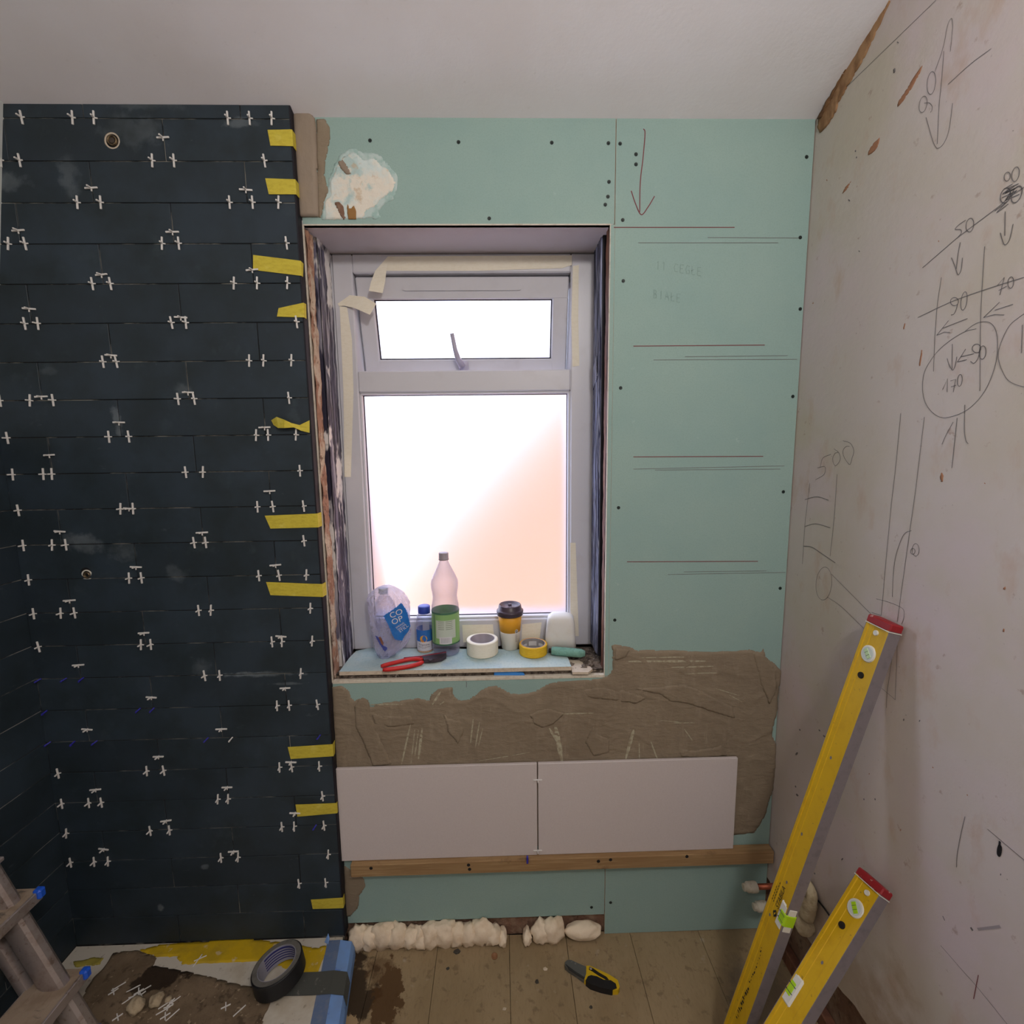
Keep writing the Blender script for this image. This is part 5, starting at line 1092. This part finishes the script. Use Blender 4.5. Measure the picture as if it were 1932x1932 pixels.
# ------------------------------------------------------------------ pencil drawings and stains on the right wall
def xs(o, sc, pts): return [onX(o[0] + x * sc, o[1] + y * sc, XR - .0007) for x, y in pts]
def ell(cx, cy, rx, ry, rot=0.0, n=18, a0=0.0, a1=2*math.pi):
    return [(cx + rx * math.cos(a) * math.cos(rot) - ry * math.sin(a) * math.sin(rot), cy + rx * math.cos(a) * math.sin(rot) + ry * math.sin(a) * math.cos(rot)) for a in np.linspace(a0, a1, n)]
def draw(o, sc, strokes, w=.0017, mat=None, name='pencil_mark', sm=True):
    mb = MB(); w = w * (.72 if mat is None else 1)
    for s in strokes:
        P = xs(o, sc, s); ribbon(mb, spline(P, 5) if sm and len(P) > 2 else P, w, (-1, 0, 0))
    return mb.obj(name, mat or M_pencil, wall_right)
RA, RB, RC, RD, RE = (1500, 0), (1500, 380), (1480, 780), (1732, 1432), (1450, 1120); sA = 432 / 1932; sC = 452 / 1932; sD = 200 / 773; sE = 300 / 1932
draw(RA, sA, [[(1190,0),(370,795)]], .0014); draw(RA, sA, [[(1655,410),(1480,540),(1290,712)]], .0016)
draw(RA, sA, [[(1310,435),(1325,290),(1330,210),(1318,155),(1285,220),(1250,400),(1180,605)]], .0012); draw(RA, sA, [ell(1150,700,36,96,.1)], .0014); draw(RA, sA, [ell(1080,880,32,70,.2), [(1090,870),(1130,868),(1155,895),(1155,930),(1140,950)]], .0014)
draw(RA, sA, [[(1255,430),(1240,640),(1215,900),(1200,1215)], [(1105,990),(1150,1150),(1180,1230),(1210,1250),(1260,1200),(1300,1090),(1330,870)]], .0014)
draw(RA, sA, [ell(1790,1490,25,38,.2), ell(1860,1470,30,62,.2)], .0016)
rs = random.Random(11); sc_ = [[(1770 + rs.uniform(-30, 40), 1690 - i * 9 + rs.uniform(-8, 8)), (1850 + rs.uniform(-40, 50), 1640 - i * 8 + rs.uniform(-10, 10))] for i in range(12)] + [ell(1775, 1650, 40, 65, .3), ell(1870, 1640, 38, 75, .4), [(1685,1780),(1740,1740),(1790,1700),(1700,1795),(1800,1720)]]
draw(RA, sA, sc_, .0022)
draw(RB, sA, [[(1075,560),(1370,305),(1510,200),(1730,35),(1800,-30),(1932,-120)]], .0019, sm=False)
draw(RB, sA, [[(1440,158),(1385,195),(1350,235),(1395,238),(1402,268),(1365,310)]], .0018); draw(RB, sA, [ell(1475,200,32,58,.15)], .0018)
draw(RB, sA, [[(1393,345),(1375,450),(1360,570)], [(1320,475),(1350,550),(1375,620),(1402,570),(1412,475)]], .0018)
draw(RB, sA, [[(1773,85),(1770,290)], [(1732,265),(1750,330),(1772,367),(1810,320),(1840,190)]], .0018)
draw(RB, sA, [[(1235,640),(1200,880),(1180,1150),(1168,1435)]], .0014); draw(RB, sA, [[(1600,380),(1580,700),(1565,1010),(1560,1600)]], .0014)
draw(RB, sA, [[(1035,980),(1300,855),(1570,755),(1932,640)]], .0017)
draw(RB, sA, [ell(1345,845,34,34), [(1372,865),(1360,910),(1340,950),(1315,958)]], .0017); draw(RB, sA, [ell(1425,840,25,78,.15)], .0017)
draw(RB, sA, [[(1705,712),(1765,640),(1728,790)], [(1718,752),(1785,715)]], .0017, sm=False); draw(RB, sA, [ell(1820,685,24,48,.1)], .0017)
draw(RB, sA, [[(1295,1005),(1195,1130)], [(1195,1130),(1260,1102),(1310,1108)], [(1245,1070),(1455,988)]], .0017, sm=False); draw(RB, sA, [[(1725,850),(1590,980)], [(1590,980),(1680,955),(1765,958)], [(1685,918),(1840,868)]], .0017, sm=False)
draw(RB, sA, [[(1430,1100),(1500,1045),(1565,1018),(1640,1022),(1690,1080),(1708,1200),(1690,1380),(1600,1600),(1450,1760),(1270,1825),(1170,1790),(1100,1700),(1075,1580),(1095,1430),(1190,1280),(1300,1180),(1430,1100),(1530,1075)]], .0015)
draw(RB, sA, [[(1327,1203),(1325,1420)], [(1283,1325),(1300,1380),(1330,1424),(1352,1380),(1365,1310)]], .0017)
draw(RB, sA, [[(1440,1245),(1370,1355)], [(1370,1355),(1450,1335)], [(1400,1310),(1510,1285)]], .0019, sm=False); draw(RB, sA, [ell(1532,1240,36,36), [(1562,1230),(1545,1320),(1510,1365),(1480,1350)]], .0018); draw(RB, sA, [ell(1582,1275,28,56,.1)], .0018)
draw(RB, sA, [[(1245,1590),(1285,1495),(1283,1610)], [(1310,1515),(1355,1500),(1335,1610)], [(1315,1565),(1360,1550)]], .0017, sm=False); draw(RB, sA, [ell(1390,1510,20,50,.1)], .0017)
draw(RB, sA, [[(1960,930),(1880,985),(1800,1060),(1725,1230),(1720,1350),(1780,1490),(1860,1545),(1960,1570)]], .0014); draw(RB, sA, [[(1920,1040),(1910,1280)]], .0014)
draw(RC, sC, [[(938,0),(900,400),(850,850),(780,1630)]], .0014); draw(RC, sC, [[(1128,30),(1060,600),(1010,950),(910,1680)]], .0014)
draw(RC, sC, [[(1270,250),(1300,180),(1360,70)], [(1393,35),(1350,440)], [(1455,-70),(1450,120),(1462,215),(1482,245)]], .0016)
draw(RC, sC, [[(375,330),(310,360),(288,435)], [(265,440),(325,430),(320,490),(250,535)]], .0015); draw(RC, sC, [[(400,285),(440,320),(448,375),(410,422),(388,370),(405,325),(435,312)]], .0015); draw(RC, sC, [[(470,220),(530,240),(560,300),(545,360),(525,412),(480,350),(472,300),(495,268),(525,265)]], .0015)
draw(RC, sC, [[(205,560),(165,900),(145,1215)]], .0015); draw(RC, sC, [[(425,490),(400,850),(368,1150)]], .0015)
draw(RC, sC, [[(165,695),(260,672),(355,700)]], .0022); draw(RC, sC, [[(165,912),(250,890),(370,922)]], .0022); draw(RC, sC, [[(155,1070),(220,1078),(300,1130),(410,1205)]], .0024)
draw(RC, sC, [ell(318,1372,63,133,.08)], .0014); draw(RC, sC, [[(378,1295),(695,1615)], [(345,1480),(460,1560),(650,1745)]], .0014)
draw(RC, sC, [[(1025,945),(960,980),(900,1140),(878,1300),(870,1480)]], .0015); draw(RC, sC, [ell(1058,1100,28,50), ell(1035,1112,18,24)], .0014)
draw(RC, sC, [[(740,1495),(850,1525),(940,1565),(965,1600),(960,1660),(945,1700)]], .0014); draw(RC, sC, [[(705,1605),(780,1630)]], .0014)
draw(RD, sD, [[(507,512),(640,625),(800,760)]], .0017); draw(RD, sD, [[(343,420),(310,560),(285,700),(280,790)]], .0015); draw(RD, sD, [[(165,1360),(340,1560),(420,1650),(660,1945)]], .0015); draw(RD, sD, [[(440,1575),(425,1650),(405,1750)]], .0013, M_redp)
draw(RE, sE, [[(1565,630),(1540,1290)], [(1540,1290),(1375,1150)], [(1500,790),(1440,1200),(1432,1390)]], .0012, sm=False)
draw(RD, sD, [ell(593, 668, 9, 36, .15)], .0042, M_black, 'marker_blob'); draw(RD, sD, [[(597,600),(593,640)]], .0035, M_black, 'marker_blob'); draw(RD, sD, [[(384,1228),(400,1252)]], .0045, M_pencil, 'scuff'); draw(RD, sD, [[(180,1145),(195,1178)]], .0022, M_pencil, 'scuff')
draw(RD, sD, [[(435,1242),(600,1222)]], .0040, mk('grey_rub', (158, 150, 152), .9), 'scuff')
def stain(px, mat, th=.0006, cell=.005, jit=.003, name='plaster_stain', x=XR):
    P = [onX(u, v, x) for u, v in px]
    patch([(p[1], p[2]) for p in P], lambda y, z, h: (x - max(h, -.0003), y, z), cell, lambda y, z, d: th * (1 + .8 * noise.noise(Vector((y * 60, z * 60, 1)))), jit).obj(name, mat, wall_right, True)
stain([(1546,224),(1557,200),(1575,165),(1600,110),(1625,55),(1650,0),(1662,-30),(1690,-30),(1680,5),(1662,45),(1640,90),(1625,120),(1612,142),(1592,178),(1582,195),(1578,212),(1560,240),(1548,250),(1543,240)], M_stain, .003, .006, .004, 'exposed_plaster_band')
stain([(1544,225),(1556,205),(1572,172),(1596,118),(1622,62),(1645,14),(1660,-20),(1672,-20),(1655,12),(1634,58),(1610,108),(1584,160),(1566,196),(1552,222)], mk('dark_gap_filler', (122, 88, 58), .9, [(40, (1,1,1), .5, .65, (92,64,42), .8)]), .006, .005, .002, 'ceiling_gap')
stain([(1742,120),(1735,140),(1718,170),(1705,190),(1690,206),(1696,190),(1710,168),(1728,140)], M_rust, .0005, .004, .002)
stain([(1661,258),(1657,275),(1648,288),(1636,294),(1640,282),(1650,268)], M_rust, .0006, .004, .002); stain([(1607,340),(1600,355),(1588,368),(1594,354)], M_rust, .0004, .004, .001)
stain([(1688,126),(1690,134),(1686,140),(1685,132)], M_pencil, .0004, .003, .001); stain([(1777,890),(1781,900),(1780,910),(1776,910),(1774,900)], M_rust, .0006, .003, .001)
stain([(1739,660),(1741,662),(1736,690),(1733,692)], M_rust, .0004, .003, .001); stain([(1708,605),(1709,608),(1706,622),(1704,622)], M_rust, .0004, .003, .001)
stain([(1894,1108),(1899,1106),(1896,1114),(1892,1113)], M_rust, .0005, .003, .001); stain([(1893,1186),(1897,1188),(1896,1194),(1891,1193)], M_rust, .0005, .003, .001)
for u, v, s in [(1546,1378,2.2),(1555,1389,2.6),(1503,1422,3.2),(1509,1377,2.0),(1630,1508,1.8),(1651,1508,2.0),(1589,1621,2.5),(1501,1484,2),(1504,1500,3),(1705,1358,2.2),(1735,1360,2),(1537,1648,2),(1825,1500,1.6),(1888,1650,2),(1760,1448,1.6),(1640,1460,1.4),(1699,1566,1.6),(1612,1308,1.6),(1694,80,2),(1614,285,2),(1616,297,1.8),(1560,340,1.5),(1602,378,2.2),(1771,455,1.5),(1621,474,1.8),(1534,572,1.6),(1858,912,1.6)]:
    e_ = ell(0, 0, s * .6, s * 1.1, random.uniform(-.8, .8), 8)[:-1]; draw((u, v), 1.0, [], name='speck') if False else MB().add([onX(u + x, v + y, XR - .0006) for x, y in e_], [tuple(range(7))]).obj('plaster_speck', M_pencil if s > 1.7 else M_rust, wall_right)
